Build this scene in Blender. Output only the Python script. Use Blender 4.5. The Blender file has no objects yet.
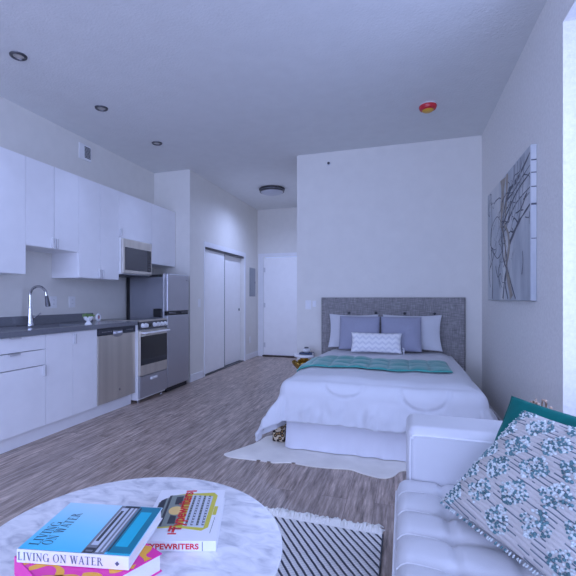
import bpy, bmesh, math, random
from mathutils import Vector, Matrix, noise
random.seed(7)
S = bpy.context.scene
COL = S.collection
PI = math.pi
V = Vector

# ------------------------------------------------------------------ materials
def lin(c):
    return c / 12.92 if c <= 0.04045 else ((c + 0.055) / 1.055) ** 2.4
def rgb(r, g, b):
    return (lin(r / 255), lin(g / 255), lin(b / 255), 1)
MATS = {}
def mat(name, col, rough=0.5, metal=0.0, bump=0.0, scale=60.0, vary=0.0, vscale=8.0, spec=0.5, coat=0.0, stretch=None, sheen=0.0):
    """Principled material with optional noise colour variation and noise bump (object coordinates)."""
    m = bpy.data.materials.new(name); m.use_nodes = True
    nt = m.node_tree; b = nt.nodes['Principled BSDF']
    b.inputs['Base Color'].default_value = col
    b.inputs['Roughness'].default_value = rough
    b.inputs['Metallic'].default_value = metal
    b.inputs['Specular IOR Level'].default_value = spec
    b.inputs['Coat Weight'].default_value = coat
    b.inputs['Sheen Weight'].default_value = sheen
    tc = nt.nodes.new('ShaderNodeTexCoord'); mp = nt.nodes.new('ShaderNodeMapping')
    nt.links.new(tc.outputs['Object'], mp.inputs['Vector'])
    if stretch: mp.inputs['Scale'].default_value = stretch
    n = nt.nodes.new('ShaderNodeTexNoise'); n.inputs['Scale'].default_value = vscale; n.inputs['Detail'].default_value = 5
    nt.links.new(mp.outputs['Vector'], n.inputs['Vector'])
    v = max(vary, 0.02)
    r = nt.nodes.new('ShaderNodeValToRGB')
    r.color_ramp.elements[0].position = 0.3; r.color_ramp.elements[1].position = 0.7
    r.color_ramp.elements[0].color = tuple(c * (1 - v) for c in col[:3]) + (1,)
    r.color_ramp.elements[1].color = tuple(min(1, c * (1 + v)) for c in col[:3]) + (1,)
    nt.links.new(n.outputs['Fac'], r.inputs['Fac']); nt.links.new(r.outputs['Color'], b.inputs['Base Color'])
    if bump:
        n2 = nt.nodes.new('ShaderNodeTexNoise'); n2.inputs['Scale'].default_value = scale; n2.inputs['Detail'].default_value = 4
        nt.links.new(mp.outputs['Vector'], n2.inputs['Vector'])
        bp = nt.nodes.new('ShaderNodeBump'); bp.inputs['Strength'].default_value = bump; bp.inputs['Distance'].default_value = 0.004
        nt.links.new(n2.outputs['Fac'], bp.inputs['Height']); nt.links.new(bp.outputs['Normal'], b.inputs['Normal'])
    MATS[name] = m
    return m

def nodes(name):
    m = bpy.data.materials.new(name); m.use_nodes = True
    nt = m.node_tree
    def N(t, **kw):
        n = nt.nodes.new('ShaderNode' + t)
        for k, v in kw.items(): setattr(n, k, v)
        return n
    return m, nt, nt.nodes['Principled BSDF'], N, nt.links.new
def ramp(N, stops):
    r = N('ValToRGB'); e = r.color_ramp.elements
    e[0].position, e[0].color = stops[0]; e[1].position, e[1].color = stops[-1]
    for p, c in stops[1:-1]:
        x = e.new(p); x.color = c
    return r

WALL = mat('wall_paint', rgb(226, 223, 216), 0.55, bump=0.35, scale=110, vary=0.02)
WALLR = mat('wall_paint_rough', rgb(236, 234, 230), 0.6, bump=1.0, scale=55, vary=0.05, vscale=50)
CEIL = mat('ceiling_paint', rgb(228, 229, 228), 0.8, bump=0.8, scale=60, vary=0.02)
TRIM = mat('trim_paint', rgb(232, 232, 234), 0.4)
DOORP = mat('door_paint', rgb(246, 245, 244), 0.45)
CAB = mat('cabinet_laminate', rgb(244, 244, 246), 0.35)
CABIN = mat('cabinet_carcass', rgb(215, 215, 220), 0.5)
CHROME = mat('chrome', rgb(200, 200, 205), 0.12, 1.0)
SATIN = mat('satin_nickel', rgb(214, 214, 216), 0.35, 0.45)
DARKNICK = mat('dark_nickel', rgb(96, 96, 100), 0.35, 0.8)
STEEL = mat('brushed_steel', rgb(214, 208, 198), 0.34, 0.75, bump=0.08, scale=40, vary=0.10, vscale=2.2, stretch=(1, 4.5, 0.12))  # streaky reflections are put into the colour as broad upright bands
STEELD = mat('brushed_steel_dark', rgb(184, 184, 190), 0.34, 0.75, vary=0.06, vscale=20, stretch=(1, 14, 0.4))
FSIDE = mat('fridge_side', rgb(150, 152, 160), 0.22, 0.5, spec=0.6)
BLACK = mat('black_plastic', rgb(22, 22, 26), 0.4)
DGREY = mat('dark_grey_plastic', rgb(62, 64, 72), 0.4)
GLASSB = mat('black_glass', rgb(18, 19, 26), 0.05, spec=0.8)
GLASSG = mat('smoked_glass', rgb(60, 60, 66), 0.06, spec=0.8)
QUARTZ = mat('grey_quartz', rgb(118, 120, 126), 0.18, vary=0.1, vscale=90)
WPLAS = mat('white_plastic', rgb(232, 232, 232), 0.35)
CERAM = mat('white_ceramic', rgb(235, 235, 236), 0.15)
LINEN = mat('white_linen', rgb(212, 213, 218), 0.85, bump=0.15, scale=220, sheen=0.2)
LINENB = mat('white_sheet', rgb(226, 226, 234), 0.85, bump=0.25, scale=60)
GREYPIL = mat('grey_cotton', rgb(158, 160, 178), 0.9, bump=0.2, scale=300, vary=0.05, vscale=60, stretch=(1, 1, 6))
TEAL = mat('teal_satin', rgb(52, 150, 142), 0.42, bump=0.15, scale=60, vary=0.1, vscale=14, sheen=0.3)
TEALP = mat('teal_velvet', rgb(8, 112, 108), 0.65, bump=0.15, scale=40, vary=0.15, vscale=9, spec=0.2)
LEATH = mat('white_leather', rgb(208, 208, 212), 0.3, bump=0.12, scale=260, vary=0.02)
PIPE = mat('leather_piping', rgb(226, 226, 230), 0.3)
GOLD = mat('brushed_gold', rgb(205, 170, 90), 0.25, 1.0)
HIDE = mat('cowhide', rgb(244, 238, 228), 0.8, bump=0.5, scale=120, vary=0.12, vscale=3.5, sheen=0.3)
HIDED = mat('hide_edge', rgb(150, 132, 118), 0.85)
LEAF = mat('succulent_leaf', rgb(112, 140, 84), 0.5, vary=0.25, vscale=40)
PINKC = mat('pink_clay', rgb(196, 150, 150), 0.5)
WOODD = mat('dark_wood', rgb(62, 50, 44), 0.4, vary=0.2, vscale=12)
TWIG = mat('dried_twig', rgb(116, 92, 70), 0.8)
BUD = mat('dried_bud', rgb(196, 170, 150), 0.8)
REDC = mat('red_plastic', rgb(205, 40, 52), 0.35)
YELC = mat('amber_plastic', rgb(222, 170, 60), 0.4)
PANELG = mat('grey_panel_paint', rgb(150, 154, 160), 0.45)
DIFF = mat('frosted_diffuser', rgb(190, 192, 200), 0.35)
CANIN = mat('downlight_lens', rgb(196, 192, 186), 0.4)
PAPER = mat('book_pages', rgb(238, 236, 232), 0.7, vary=0.05, vscale=200, stretch=(1, 1, 20))
BWHITE = mat('book_white', rgb(240, 240, 244), 0.35)
INK = mat('ink_navy', rgb(44, 62, 92), 0.5)
INKG = mat('ink_grey', rgb(96, 104, 124), 0.5)
INKR = mat('ink_red', rgb(222, 40, 52), 0.4)
MAGENTA = mat('cover_magenta', rgb(240, 50, 165), 0.35)
ORANGE = mat('cover_orange', rgb(250, 180, 50), 0.35)
TEALC = mat('cover_teal', rgb(8, 128, 152), 0.3)
TEALL = mat('cover_aqua', rgb(24, 186, 214), 0.3)
PGREY = mat('cover_grey', rgb(128, 132, 140), 0.35)
PDARK = mat('cover_charcoal', rgb(52, 56, 66), 0.35)
PLIGHT = mat('cover_pale', rgb(206, 212, 222), 0.35)
OLIVE = mat('cover_olive', rgb(214, 204, 76), 0.35)
SAGE = mat('cover_sage', rgb(138, 148, 140), 0.35)
CREAM = mat('cover_cream', rgb(244, 206, 130), 0.35)
RUGC = mat('rug_cream', rgb(244, 242, 236), 0.95, bump=0.4, scale=200)
BARK = mat('paint_charcoal', rgb(92, 94, 106), 0.6)
OCHRE = mat('paint_ochre', rgb(168, 158, 146), 0.6, vary=0.2, vscale=20)
PALEP = mat('paint_pale_grey', rgb(160, 164, 172), 0.6)
KNOT = mat('knit_teal_grey', rgb(98, 134, 140), 0.9, vary=0.35, vscale=30)
KNOTW = mat('knit_knot_white', rgb(212, 220, 220), 0.9, vary=0.12, vscale=40)

def wood_floor():
    m, nt, b, N, L = nodes('plank_floor')
    tc = N('TexCoord'); mp = N('Mapping'); mp.inputs['Rotation'].default_value = (0, 0, PI / 2)
    L(tc.outputs['Object'], mp.inputs['Vector'])
    br = N('TexBrick'); br.offset = 0.37
    br.inputs['Scale'].default_value = 1.0; br.inputs['Brick Width'].default_value = 1.25; br.inputs['Row Height'].default_value = 0.155
    br.inputs['Mortar Size'].default_value = 0.0016; br.inputs['Mortar Smooth'].default_value = 0.3
    br.inputs['Color1'].default_value = (0.25, 0.25, 0.25, 1); br.inputs['Color2'].default_value = (0.75, 0.75, 0.75, 1); br.inputs['Mortar'].default_value = (0, 0, 0, 1)
    L(mp.outputs['Vector'], br.inputs['Vector'])
    mp2 = N('Mapping'); mp2.inputs['Scale'].default_value = (2.8, 32, 1); L(mp.outputs['Vector'], mp2.inputs['Vector'])
    wn = N('TexWhiteNoise'); wn.noise_dimensions = '3D'; L(br.outputs['Color'], wn.inputs['Vector'])
    add = N('VectorMath', operation='ADD'); L(mp2.outputs['Vector'], add.inputs[0])
    sc = N('VectorMath', operation='SCALE'); sc.inputs['Scale'].default_value = 9.0; L(wn.outputs['Color'], sc.inputs[0]); L(sc.outputs['Vector'], add.inputs[1])
    n = N('TexNoise'); n.inputs['Scale'].default_value = 1.6; n.inputs['Detail'].default_value = 8; n.inputs['Roughness'].default_value = 0.68
    L(add.outputs['Vector'], n.inputs['Vector'])
    r = ramp(N, [(0.30, rgb(92, 76, 68)), (0.43, rgb(150, 133, 122)), (0.57, rgb(189, 170, 158)), (0.72, rgb(232, 216, 204))])
    L(n.outputs['Fac'], r.inputs['Fac'])
    mx = N('Mix', data_type='RGBA', blend_type='MULTIPLY'); mx.inputs['Factor'].default_value = 1
    r2 = ramp(N, [(0.0, (0.45, 0.43, 0.43, 1)), (0.12, (0.76, 0.75, 0.75, 1)), (0.8, (1.08, 1.07, 1.06, 1))])
    L(br.outputs['Color'], r2.inputs['Fac'])
    L(r.outputs['Color'], mx.inputs[6]); L(r2.outputs['Color'], mx.inputs[7]); L(mx.outputs[2], b.inputs['Base Color'])
    b.inputs['Roughness'].default_value = 0.36
    bp = N('Bump'); bp.inputs['Strength'].default_value = 0.25; bp.inputs['Distance'].default_value = 0.003
    L(n.outputs['Fac'], bp.inputs['Height']); L(bp.outputs['Normal'], b.inputs['Normal'])
    return m
FLOOR = wood_floor()

def marble():
    m, nt, b, N, L = nodes('marble')
    tc = N('TexCoord'); mp = N('Mapping'); mp.inputs['Rotation'].default_value = (0, 0, 0.6); mp.inputs['Scale'].default_value = (6, 11, 6)
    L(tc.outputs['Object'], mp.inputs['Vector'])
    n = N('TexNoise'); n.inputs['Scale'].default_value = 2.2; n.inputs['Detail'].default_value = 7; n.inputs['Distortion'].default_value = 0.9
    L(mp.outputs['Vector'], n.inputs['Vector'])
    r = ramp(N, [(0.28, rgb(196, 198, 207)), (0.44, rgb(226, 227, 232)), (0.60, rgb(244, 244, 247))])
    L(n.outputs['Fac'], r.inputs['Fac']); L(r.outputs['Color'], b.inputs['Base Color'])
    b.inputs['Roughness'].default_value = 0.22
    return m
MARBLE = marble()

def headboard_mat():
    m, nt, b, N, L = nodes('tweed_fabric')
    tc = N('TexCoord')
    outs = []
    for sc in ((130, 1, 13), (13, 1, 130)):
        mp = N('Mapping'); mp.inputs['Scale'].default_value = sc; L(tc.outputs['Object'], mp.inputs['Vector'])
        n = N('TexNoise'); n.inputs['Scale'].default_value = 0.9; n.inputs['Detail'].default_value = 3; L(mp.outputs['Vector'], n.inputs['Vector']); outs.append(n)
    mx = N('Math', operation='ADD'); L(outs[0].outputs['Fac'], mx.inputs[0]); L(outs[1].outputs['Fac'], mx.inputs[1])
    mu = N('Math', operation='MULTIPLY'); mu.inputs[1].default_value = 0.5; L(mx.outputs[0], mu.inputs[0])
    r = ramp(N, [(0.32, rgb(112, 110, 111)), (0.5, rgb(142, 139, 140)), (0.68, rgb(176, 172, 171))])
    L(mu.outputs[0], r.inputs['Fac']); L(r.outputs['Color'], b.inputs['Base Color'])
    b.inputs['Roughness'].default_value = 0.95
    bp = N('Bump'); bp.inputs['Strength'].default_value = 0.3; bp.inputs['Distance'].default_value = 0.002
    L(mu.outputs[0], bp.inputs['Height']); L(bp.outputs['Normal'], b.inputs['Normal'])
    return m
TWEED = headboard_mat()

def stripes_mat(name, ang, freq, c_dark, c_light, duty=0.3, weave=True):
    m, nt, b, N, L = nodes(name)
    tc = N('TexCoord'); mp = N('Mapping'); mp.inputs['Rotation'].default_value = (0, 0, ang); L(tc.outputs['Object'], mp.inputs['Vector'])
    sx = N('SeparateXYZ'); L(mp.outputs['Vector'], sx.inputs[0])
    w = N('TexNoise'); w.inputs['Scale'].default_value = 30; L(mp.outputs['Vector'], w.inputs['Vector'])
    ma = N('Math', operation='MULTIPLY_ADD'); ma.inputs[1].default_value = freq; L(sx.outputs['X'], ma.inputs[0])
    mw = N('Math', operation='MULTIPLY'); mw.inputs[1].default_value = 0.16; L(w.outputs['Fac'], mw.inputs[0]); L(mw.outputs[0], ma.inputs[2])
    fr = N('Math', operation='FRACT'); L(ma.outputs[0], fr.inputs[0])
    r = ramp(N, [(0.0, c_dark), (duty * 0.75, c_dark), (duty, c_light), (0.97, c_light), (1.0, c_dark)])
    L(fr.outputs[0], r.inputs['Fac'])
    # knots of the weave across each light rib
    wv = N('Math', operation='MULTIPLY'); wv.inputs[1].default_value = freq * 14; L(sx.outputs['Y'], wv.inputs[0])
    sn = N('Math', operation='SINE'); L(wv.outputs[0], sn.inputs[0])
    r2 = ramp(N, [(0.0, (0.80, 0.80, 0.82, 1)), (0.35, (1, 1, 1, 1)), (1.0, (1, 1, 1, 1))])
    mr = N('MapRange'); mr.inputs['From Min'].default_value = -1; L(sn.outputs[0], mr.inputs['Value']); L(mr.outputs[0], r2.inputs['Fac'])
    mx = N('Mix', data_type='RGBA', blend_type='MULTIPLY'); mx.inputs['Factor'].default_value = 1 if weave else 0
    L(r.outputs['Color'], mx.inputs[6]); L(r2.outputs['Color'], mx.inputs[7]); L(mx.outputs[2], b.inputs['Base Color'])
    b.inputs['Roughness'].default_value = 0.95
    hp = N('Math', operation='MULTIPLY'); L(fr.outputs[0], hp.inputs[0]); hp.inputs[1].default_value = PI
    hs = N('Math', operation='SINE'); L(hp.outputs[0], hs.inputs[0])
    bp = N('Bump'); bp.inputs['Strength'].default_value = 0.6; bp.inputs['Distance'].default_value = 0.006
    L(hs.outputs[0], bp.inputs['Height']); L(bp.outputs['Normal'], b.inputs['Normal'])
    return m

def leopard():
    m, nt, b, N, L = nodes('leopard_print')
    tc = N('TexCoord')
    v = N('TexVoronoi'); v.inputs['Scale'].default_value = 38; L(tc.outputs['Object'], v.inputs['Vector'])
    r = ramp(N, [(0.0, rgb(150, 116, 74)), (0.30, rgb(150, 116, 74)), (0.36, rgb(40, 32, 30)), (0.55, rgb(40, 32, 30)), (0.62, rgb(206, 190, 164))])
    L(v.outputs['Distance'], r.inputs['Fac']); L(r.outputs['Color'], b.inputs['Base Color']); b.inputs['Roughness'].default_value = 0.9
    return m
LEOP = leopard()

def canvas_mat():
    m, nt, b, N, L = nodes('painted_canvas')
    tc = N('TexCoord'); mp = N('Mapping'); mp.inputs['Scale'].default_value = (1, 1.2, 0.5); L(tc.outputs['Object'], mp.inputs['Vector'])
    n = N('TexNoise'); n.inputs['Scale'].default_value = 2.6; n.inputs['Detail'].default_value = 5; L(mp.outputs['Vector'], n.inputs['Vector'])
    r = ramp(N, [(0.32, rgb(170, 176, 184)), (0.5, rgb(200, 204, 208)), (0.66, rgb(224, 224, 222))])
    L(n.outputs['Fac'], r.inputs['Fac']); L(r.outputs['Color'], b.inputs['Base Color']); b.inputs['Roughness'].default_value = 0.6
    return m
CANVAS = canvas_mat()

def chevron_mat():
    m, nt, b, N, L = nodes('chevron_cotton')
    tc = N('TexCoord'); sx = N('SeparateXYZ'); L(tc.outputs['Object'], sx.inputs[0])
    a = N('Math', operation='MULTIPLY'); a.inputs[1].default_value = 15; L(sx.outputs['X'], a.inputs[0])
    pp = N('Math', operation='PINGPONG'); pp.inputs[1].default_value = 0.5; L(a.outputs[0], pp.inputs[0])
    z = N('Math', operation='MULTIPLY_ADD'); z.inputs[1].default_value = 19; L(sx.outputs['Z'], z.inputs[0]); L(pp.outputs[0], z.inputs[2])
    fr = N('Math', operation='FRACT'); L(z.outputs[0], fr.inputs[0])
    r = ramp(N, [(0.0, rgb(222, 223, 229)), (0.34, rgb(222, 223, 229)), (0.46, rgb(240, 240, 242)), (0.95, rgb(240, 240, 242)), (1.0, rgb(222, 223, 229))])
    L(fr.outputs[0], r.inputs['Fac']); L(r.outputs['Color'], b.inputs['Base Color']); b.inputs['Roughness'].default_value = 0.9
    bp = N('Bump'); bp.inputs['Strength'].default_value = 0.5; bp.inputs['Distance'].default_value = 0.004; L(r.outputs['Color'], bp.inputs['Height']); L(bp.outputs['Normal'], b.inputs['Normal'])
    return m
CHEV = chevron_mat()

def water_cover():
    """printed cover: blue photograph of sky over water, cyan at one edge and paler at the other (object space)"""
    m, nt, b, N, L = nodes('cover_sky_blue')
    tc = N('TexCoord'); sx = N('SeparateXYZ'); L(tc.outputs['Generated'], sx.inputs[0])
    r = ramp(N, [(0.0, rgb(60, 206, 248)), (0.45, rgb(140, 222, 250)), (1.0, rgb(214, 238, 252))])
    L(sx.outputs['Y'], r.inputs['Fac']); L(r.outputs['Color'], b.inputs['Base Color']); b.inputs['Roughness'].default_value = 0.3
    return m
WATER = water_cover()

def glass_mat():
    m, nt, b, N, L = nodes('window_glass')
    out = nt.nodes['Material Output']
    t = N('BsdfTransparent'); g = N('BsdfGlossy'); g.inputs['Roughness'].default_value = 0.02
    mx = N('MixShader'); f = N('LayerWeight'); f.inputs['Blend'].default_value = .5
    pw = N('Math', operation='POWER'); pw.inputs[1].default_value = 4.5; L(f.outputs['Facing'], pw.inputs[0])
    ma = N('Math', operation='MULTIPLY_ADD'); ma.inputs[1].default_value = .5; ma.inputs[2].default_value = .03; L(pw.outputs[0], ma.inputs[0])
    L(ma.outputs[0], mx.inputs[0]); L(t.outputs[0], mx.inputs[1]); L(g.outputs[0], mx.inputs[2]); L(mx.outputs[0], out.inputs['Surface'])
    return m
WGLASS = glass_mat()

# ------------------------------------------------------------------ mesh helpers
def wloc(p):
    l = V((0, 0, 0))
    while p is not None:
        l = l + V(p.location); p = p.parent
    return l
def obj(name, bm, m, parent=None, smooth=True, origin=None, angle=40):
    """links bm (world coordinates) as ONE mesh object, re-based to its parent or to origin"""
    me = bpy.data.meshes.new(name)
    base = wloc(parent) if parent is not None else (V(origin) if origin is not None else V((0, 0, 0)))
    bmesh.ops.translate(bm, verts=bm.verts, vec=-base)
    bmesh.ops.recalc_face_normals(bm, faces=bm.faces)
    bm.to_mesh(me); bm.free()
    for x in (m if isinstance(m, (list, tuple)) else [m]): me.materials.append(x)
    if smooth:
        me.shade_smooth()
        try: me.set_sharp_from_angle(angle=math.radians(angle))
        except Exception: pass
    o = bpy.data.objects.new(name, me); COL.objects.link(o)
    if smooth and angle < 100 and len(me.polygons) < 600:
        wn_ = o.modifiers.new('weighted_normals', 'WEIGHTED_NORMAL'); wn_.keep_sharp = True
    if parent is not None: o.parent = parent
    elif origin is not None: o.location = origin
    return o
def tag(o, label, cat, group=None, kind=None):
    o['label'] = label; o['category'] = cat
    if group: o['group'] = group
    if kind: o['kind'] = kind
    return o
def thing(name, label, cat, loc, group=None):
    o = bpy.data.objects.new(name, None); COL.objects.link(o); o.location = loc; o.empty_display_size = 0.1
    return tag(o, label, cat, group)
def struct(name, bm, m, parent=None, smooth=False):
    o = obj(name, bm, m, parent, smooth=smooth)
    if parent is None: o['kind'] = 'structure'
    return o
def face_up(o):
    me = o.data
    if sum(p.normal.z * p.area for p in me.polygons) < 0: me.flip_normals()
def BM(): return bmesh.new()
def box(bm, x0, x1, y0, y1, z0, z1, bevel=0.0, seg=2, mi=0, M=None):
    r = bmesh.ops.create_cube(bm, size=1.0)
    vs = r['verts']
    bmesh.ops.scale(bm, vec=(abs(x1 - x0), abs(y1 - y0), abs(z1 - z0)), verts=vs)
    bmesh.ops.translate(bm, vec=((x0 + x1) / 2, (y0 + y1) / 2, (z0 + z1) / 2), verts=vs)
    fs = list({f for v in vs for f in v.link_faces})
    if bevel:
        es = list({e for v in vs for e in v.link_edges})
        q = bmesh.ops.bevel(bm, geom=es, offset=bevel, segments=seg, affect='EDGES', profile=0.5)
        fs = list({f for f in q['faces']} | {f for f in fs if f.is_valid})
        vs = list({v for f in fs for v in f.verts})
    for f in fs:
        if f.is_valid: f.material_index = mi
    if M is not None: bmesh.ops.transform(bm, matrix=M, verts=[v for v in vs if v.is_valid])
    return bm
def lathe(bm, prof, c, n=32, axis='Z', mi=0):
    """prof: list of (radius, height)"""
    rings = []
    for r, z in prof:
        ring = []
        for i in range(n):
            a = 2 * PI * i / n
            p = (r * math.cos(a), r * math.sin(a), z)
            if axis == 'X': p = (p[2], p[0], p[1])
            if axis == 'Y': p = (p[0], p[2], p[1])
            ring.append(bm.verts.new(V(c) + V(p)))
        rings.append(ring)
    for a, b in zip(rings, rings[1:]):
        for i in range(n):
            f = bm.faces.new((a[i], a[(i + 1) % n], b[(i + 1) % n], b[i])); f.material_index = mi
    for ring in (rings[0], rings[-1]):
        try: f = bm.faces.new(ring); f.material_index = mi
        except ValueError: pass
    return bm
def tube(bm, pts, r, n=10, mi=0):
    """swept tube through points; r scalar or list"""
    pts = [V(p) for p in pts]; rs = r if isinstance(r, (list, tuple)) else [r] * len(pts)
    rings = []; up = None
    for i, p in enumerate(pts):
        t = (pts[min(i + 1, len(pts) - 1)] - pts[max(i - 1, 0)]).normalized()
        if up is None:
            up = t.orthogonal().normalized()
        up = (up - t * up.dot(t))
        up = up.normalized() if up.length > 1e-6 else t.orthogonal().normalized()
        s = t.cross(up)
        rings.append([bm.verts.new(p + (up * math.cos(2 * PI * k / n) + s * math.sin(2 * PI * k / n)) * rs[i]) for k in range(n)])
    for a, b in zip(rings, rings[1:]):
        for k in range(n):
            f = bm.faces.new((a[k], a[(k + 1) % n], b[(k + 1) % n], b[k])); f.material_index = mi
    for ring in (rings[0], rings[-1]):
        f = bm.faces.new(ring); f.material_index = mi
    return bm
def spline(pts, n=8):
    P = [V(p) for p in pts]; out = []
    for i in range(len(P) - 1):
        p0, p1, p2, p3 = P[max(i - 1, 0)], P[i], P[i + 1], P[min(i + 2, len(P) - 1)]
        for k in range(n):
            t = k / n
            out.append(0.5 * ((2 * p1) + (p2 - p0) * t + (2 * p0 - 5 * p1 + 4 * p2 - p3) * t * t + (3 * p1 - p0 - 3 * p2 + p3) * t ** 3))
    out.append(P[-1]); return out
def poly(bm, pts, n, t, mi=0):
    """flat polygon pts extruded by vector n*t"""
    n = V(n); a = [bm.verts.new(V(p)) for p in pts]; b = [bm.verts.new(V(p) + n * t) for p in pts]
    fs = [bm.faces.new(a), bm.faces.new(b)]
    for i in range(len(a)):
        fs.append(bm.faces.new((a[i], a[(i + 1) % len(a)], b[(i + 1) % len(a)], b[i])))
    for f in fs: f.material_index = mi
    return bm
def grid(bm, nu, nv, fn, mi=0, closed_u=False):
    g = [[bm.verts.new(fn(i / (nu - 1), j / (nv - 1))) for j in range(nv)] for i in range(nu)]
    for i in range(nu - 1):
        for j in range(nv - 1):
            f = bm.faces.new((g[i][j], g[i + 1][j], g[i + 1][j + 1], g[i][j + 1])); f.material_index = mi
    return g
def text_bm(body, size, origin, xdir, ydir, depth=0.0004, spacing=1.0, bold=0.0, align='LEFT', fit=None):
    cu = bpy.data.curves.new('t', 'FONT'); cu.body = body; cu.size = size; cu.space_character = spacing; cu.offset = bold; cu.align_x = align
    o = bpy.data.objects.new('t', cu); COL.objects.link(o)
    dg = bpy.context.evaluated_depsgraph_get(); dg.update()
    me = bpy.data.meshes.new_from_object(o.evaluated_get(dg))
    bpy.data.objects.remove(o)
    bm = BM(); bm.from_mesh(me); bpy.data.meshes.remove(me)
    x = V(xdir).normalized(); y = V(ydir).normalized(); z = x.cross(y)
    if fit:
        xs = [v.co.x for v in bm.verts]; w = max(xs) - min(xs)
        for v in bm.verts: v.co.x = (v.co.x - min(xs)) * fit / w
    for v in bm.verts:
        v.co = V(origin) + x * v.co.x + y * v.co.y + z * depth
    return bm

# ---- a small serif alphabet built from strokes, for the printed titles
def serif_text(body, height, origin, xdir, ydir, length, depth=0.0004):
    bm = BM(); st, th, sr = 0.15, 0.06, 0.05
    def quad(p):
        bm.faces.new([bm.verts.new((x, y, 0)) for x, y in p])
    def bar(x0, y0, x1, y1, w):          # slanted stroke, horizontal width w
        quad([(x0 - w / 2, y0), (x0 + w / 2, y0), (x1 + w / 2, y1), (x1 - w / 2, y1)])
    def serif(x, y, w=0.34): quad([(x - w / 2, y), (x + w / 2, y), (x + w / 2, y + sr), (x - w / 2, y + sr)])
    def arc(cx, cy, rx, ry, a0, a1, k=28):
        pr = None
        for i in range(k + 1):
            a = math.radians(a0 + (a1 - a0) * i / k); w = th + (st - th) * abs(math.cos(a)) ** 1.5
            o = (cx + rx * math.cos(a), cy + ry * math.sin(a)); q = (cx + (rx - w) * math.cos(a), cy + (ry - w * 0.7) * math.sin(a))
            if pr: quad([pr[0], o, q, pr[1]])
            pr = (o, q)
    def stem(x): bar(x, 0, x, 1, st); serif(x, 0); serif(x, 1 - sr)
    x = 0
    for ch in body:
        if ch == ' ': x += 0.42; continue
        if ch == 'L': stem(x + .17); quad([(x + .17, 0), (x + .62, 0), (x + .62, sr), (x + .17, sr)]); quad([(x + .56, 0), (x + .62, 0), (x + .62, .26)]); x += .72
        elif ch == 'I': stem(x + .17); x += .42
        elif ch == 'V': bar(x + .12, 1, x + .42, 0, st); bar(x + .42, 0, x + .68, 1, th); serif(x + .12, 1 - sr); serif(x + .70, 1 - sr, .26); x += .84
        elif ch == 'N': bar(x + .15, 0, x + .15, 1, th); bar(x + .12, 1, x + .72, 0, st); bar(x + .72, 0, x + .72, 1, th); serif(x + .15, 0, .28); serif(x + .10, 1 - sr, .24); serif(x + .72, 1 - sr, .28); x += .92
        elif ch == 'O': arc(x + .42, .5, .42, .53, 0, 360, 40); x += .92
        elif ch == 'G': arc(x + .42, .5, .42, .53, 42, 325, 34); bar(x + .74, .0, x + .74, .42, st); serif(x + .72, .40, .34); x += .96
        elif ch == 'W': bar(x + .12, 1, x + .36, 0, st); bar(x + .36, 0, x + .56, 1, th); bar(x + .56, 1, x + .80, 0, st); bar(x + .80, 0, x + 1.0, 1, th); serif(x + .12, 1 - sr, .3); serif(x + .56, 1 - sr, .3); serif(x + 1.02, 1 - sr, .26); x += 1.14
        elif ch == 'A': bar(x + .12, 0, x + .40, 1, th); bar(x + .40, 1, x + .70, 0, st); quad([(x + .22, .3), (x + .60, .3), (x + .58, .36), (x + .24, .36)]); serif(x + .12, 0, .26); serif(x + .70, 0, .32); x += .84
        elif ch == 'T': bar(x + .36, 0, x + .36, 1, st); serif(x + .36, 0); quad([(x, 1 - sr), (x + .72, 1 - sr), (x + .72, 1), (x, 1)]); quad([(x, .76), (x + .06, 1), (x, 1)]); quad([(x + .72, .76), (x + .72, 1), (x + .66, 1)]); x += .80
        elif ch == 'E': stem(x + .17); [quad([(x + .17, yy), (x + ln, yy), (x + ln, yy + sr), (x + .17, yy + sr)]) for yy, ln in ((0, .64), (.49, .50), (1 - sr, .60))]; quad([(x + .58, 0), (x + .64, 0), (x + .64, .24)]); quad([(x + .54, 1), (x + .60, .78), (x + .60, 1)]); x += .74
        elif ch == 'R': stem(x + .17); arc(x + .30, .76, .28, .24, -90, 90, 14); bar(x + .40, .52, x + .74, 0, st); serif(x + .76, 0, .2); quad([(x + .17, 1 - sr), (x + .3, 1 - sr), (x + .3, 1), (x + .17, 1)]); quad([(x + .17, .52), (x + .3, .52), (x + .3, .57), (x + .17, .57)]); x += .88
        x += 0.06
    X = V(xdir).normalized(); Y = V(ydir).normalized(); Z = X.cross(Y); w = x
    for v in bm.verts: v.co = V(origin) + X * (v.co.x / w * length) + Y * (v.co.y * height) + Z * depth
    return bm

# ------------------------------------------------------------------ dimensions from the photograph
XL, XC, YN, YB, YE = -3.381, -2.808, 5.255, 5.1825, 8.125
XR, XB, H = 0.8155, -1.266, 2.959
YR = -4.2                                              # plane of the windows behind the camera
WT = 0.14
WY0, WY1, WZ0, WZ1 = 0.35, 2.688, 0.54, 2.66           # right window opening

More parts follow.
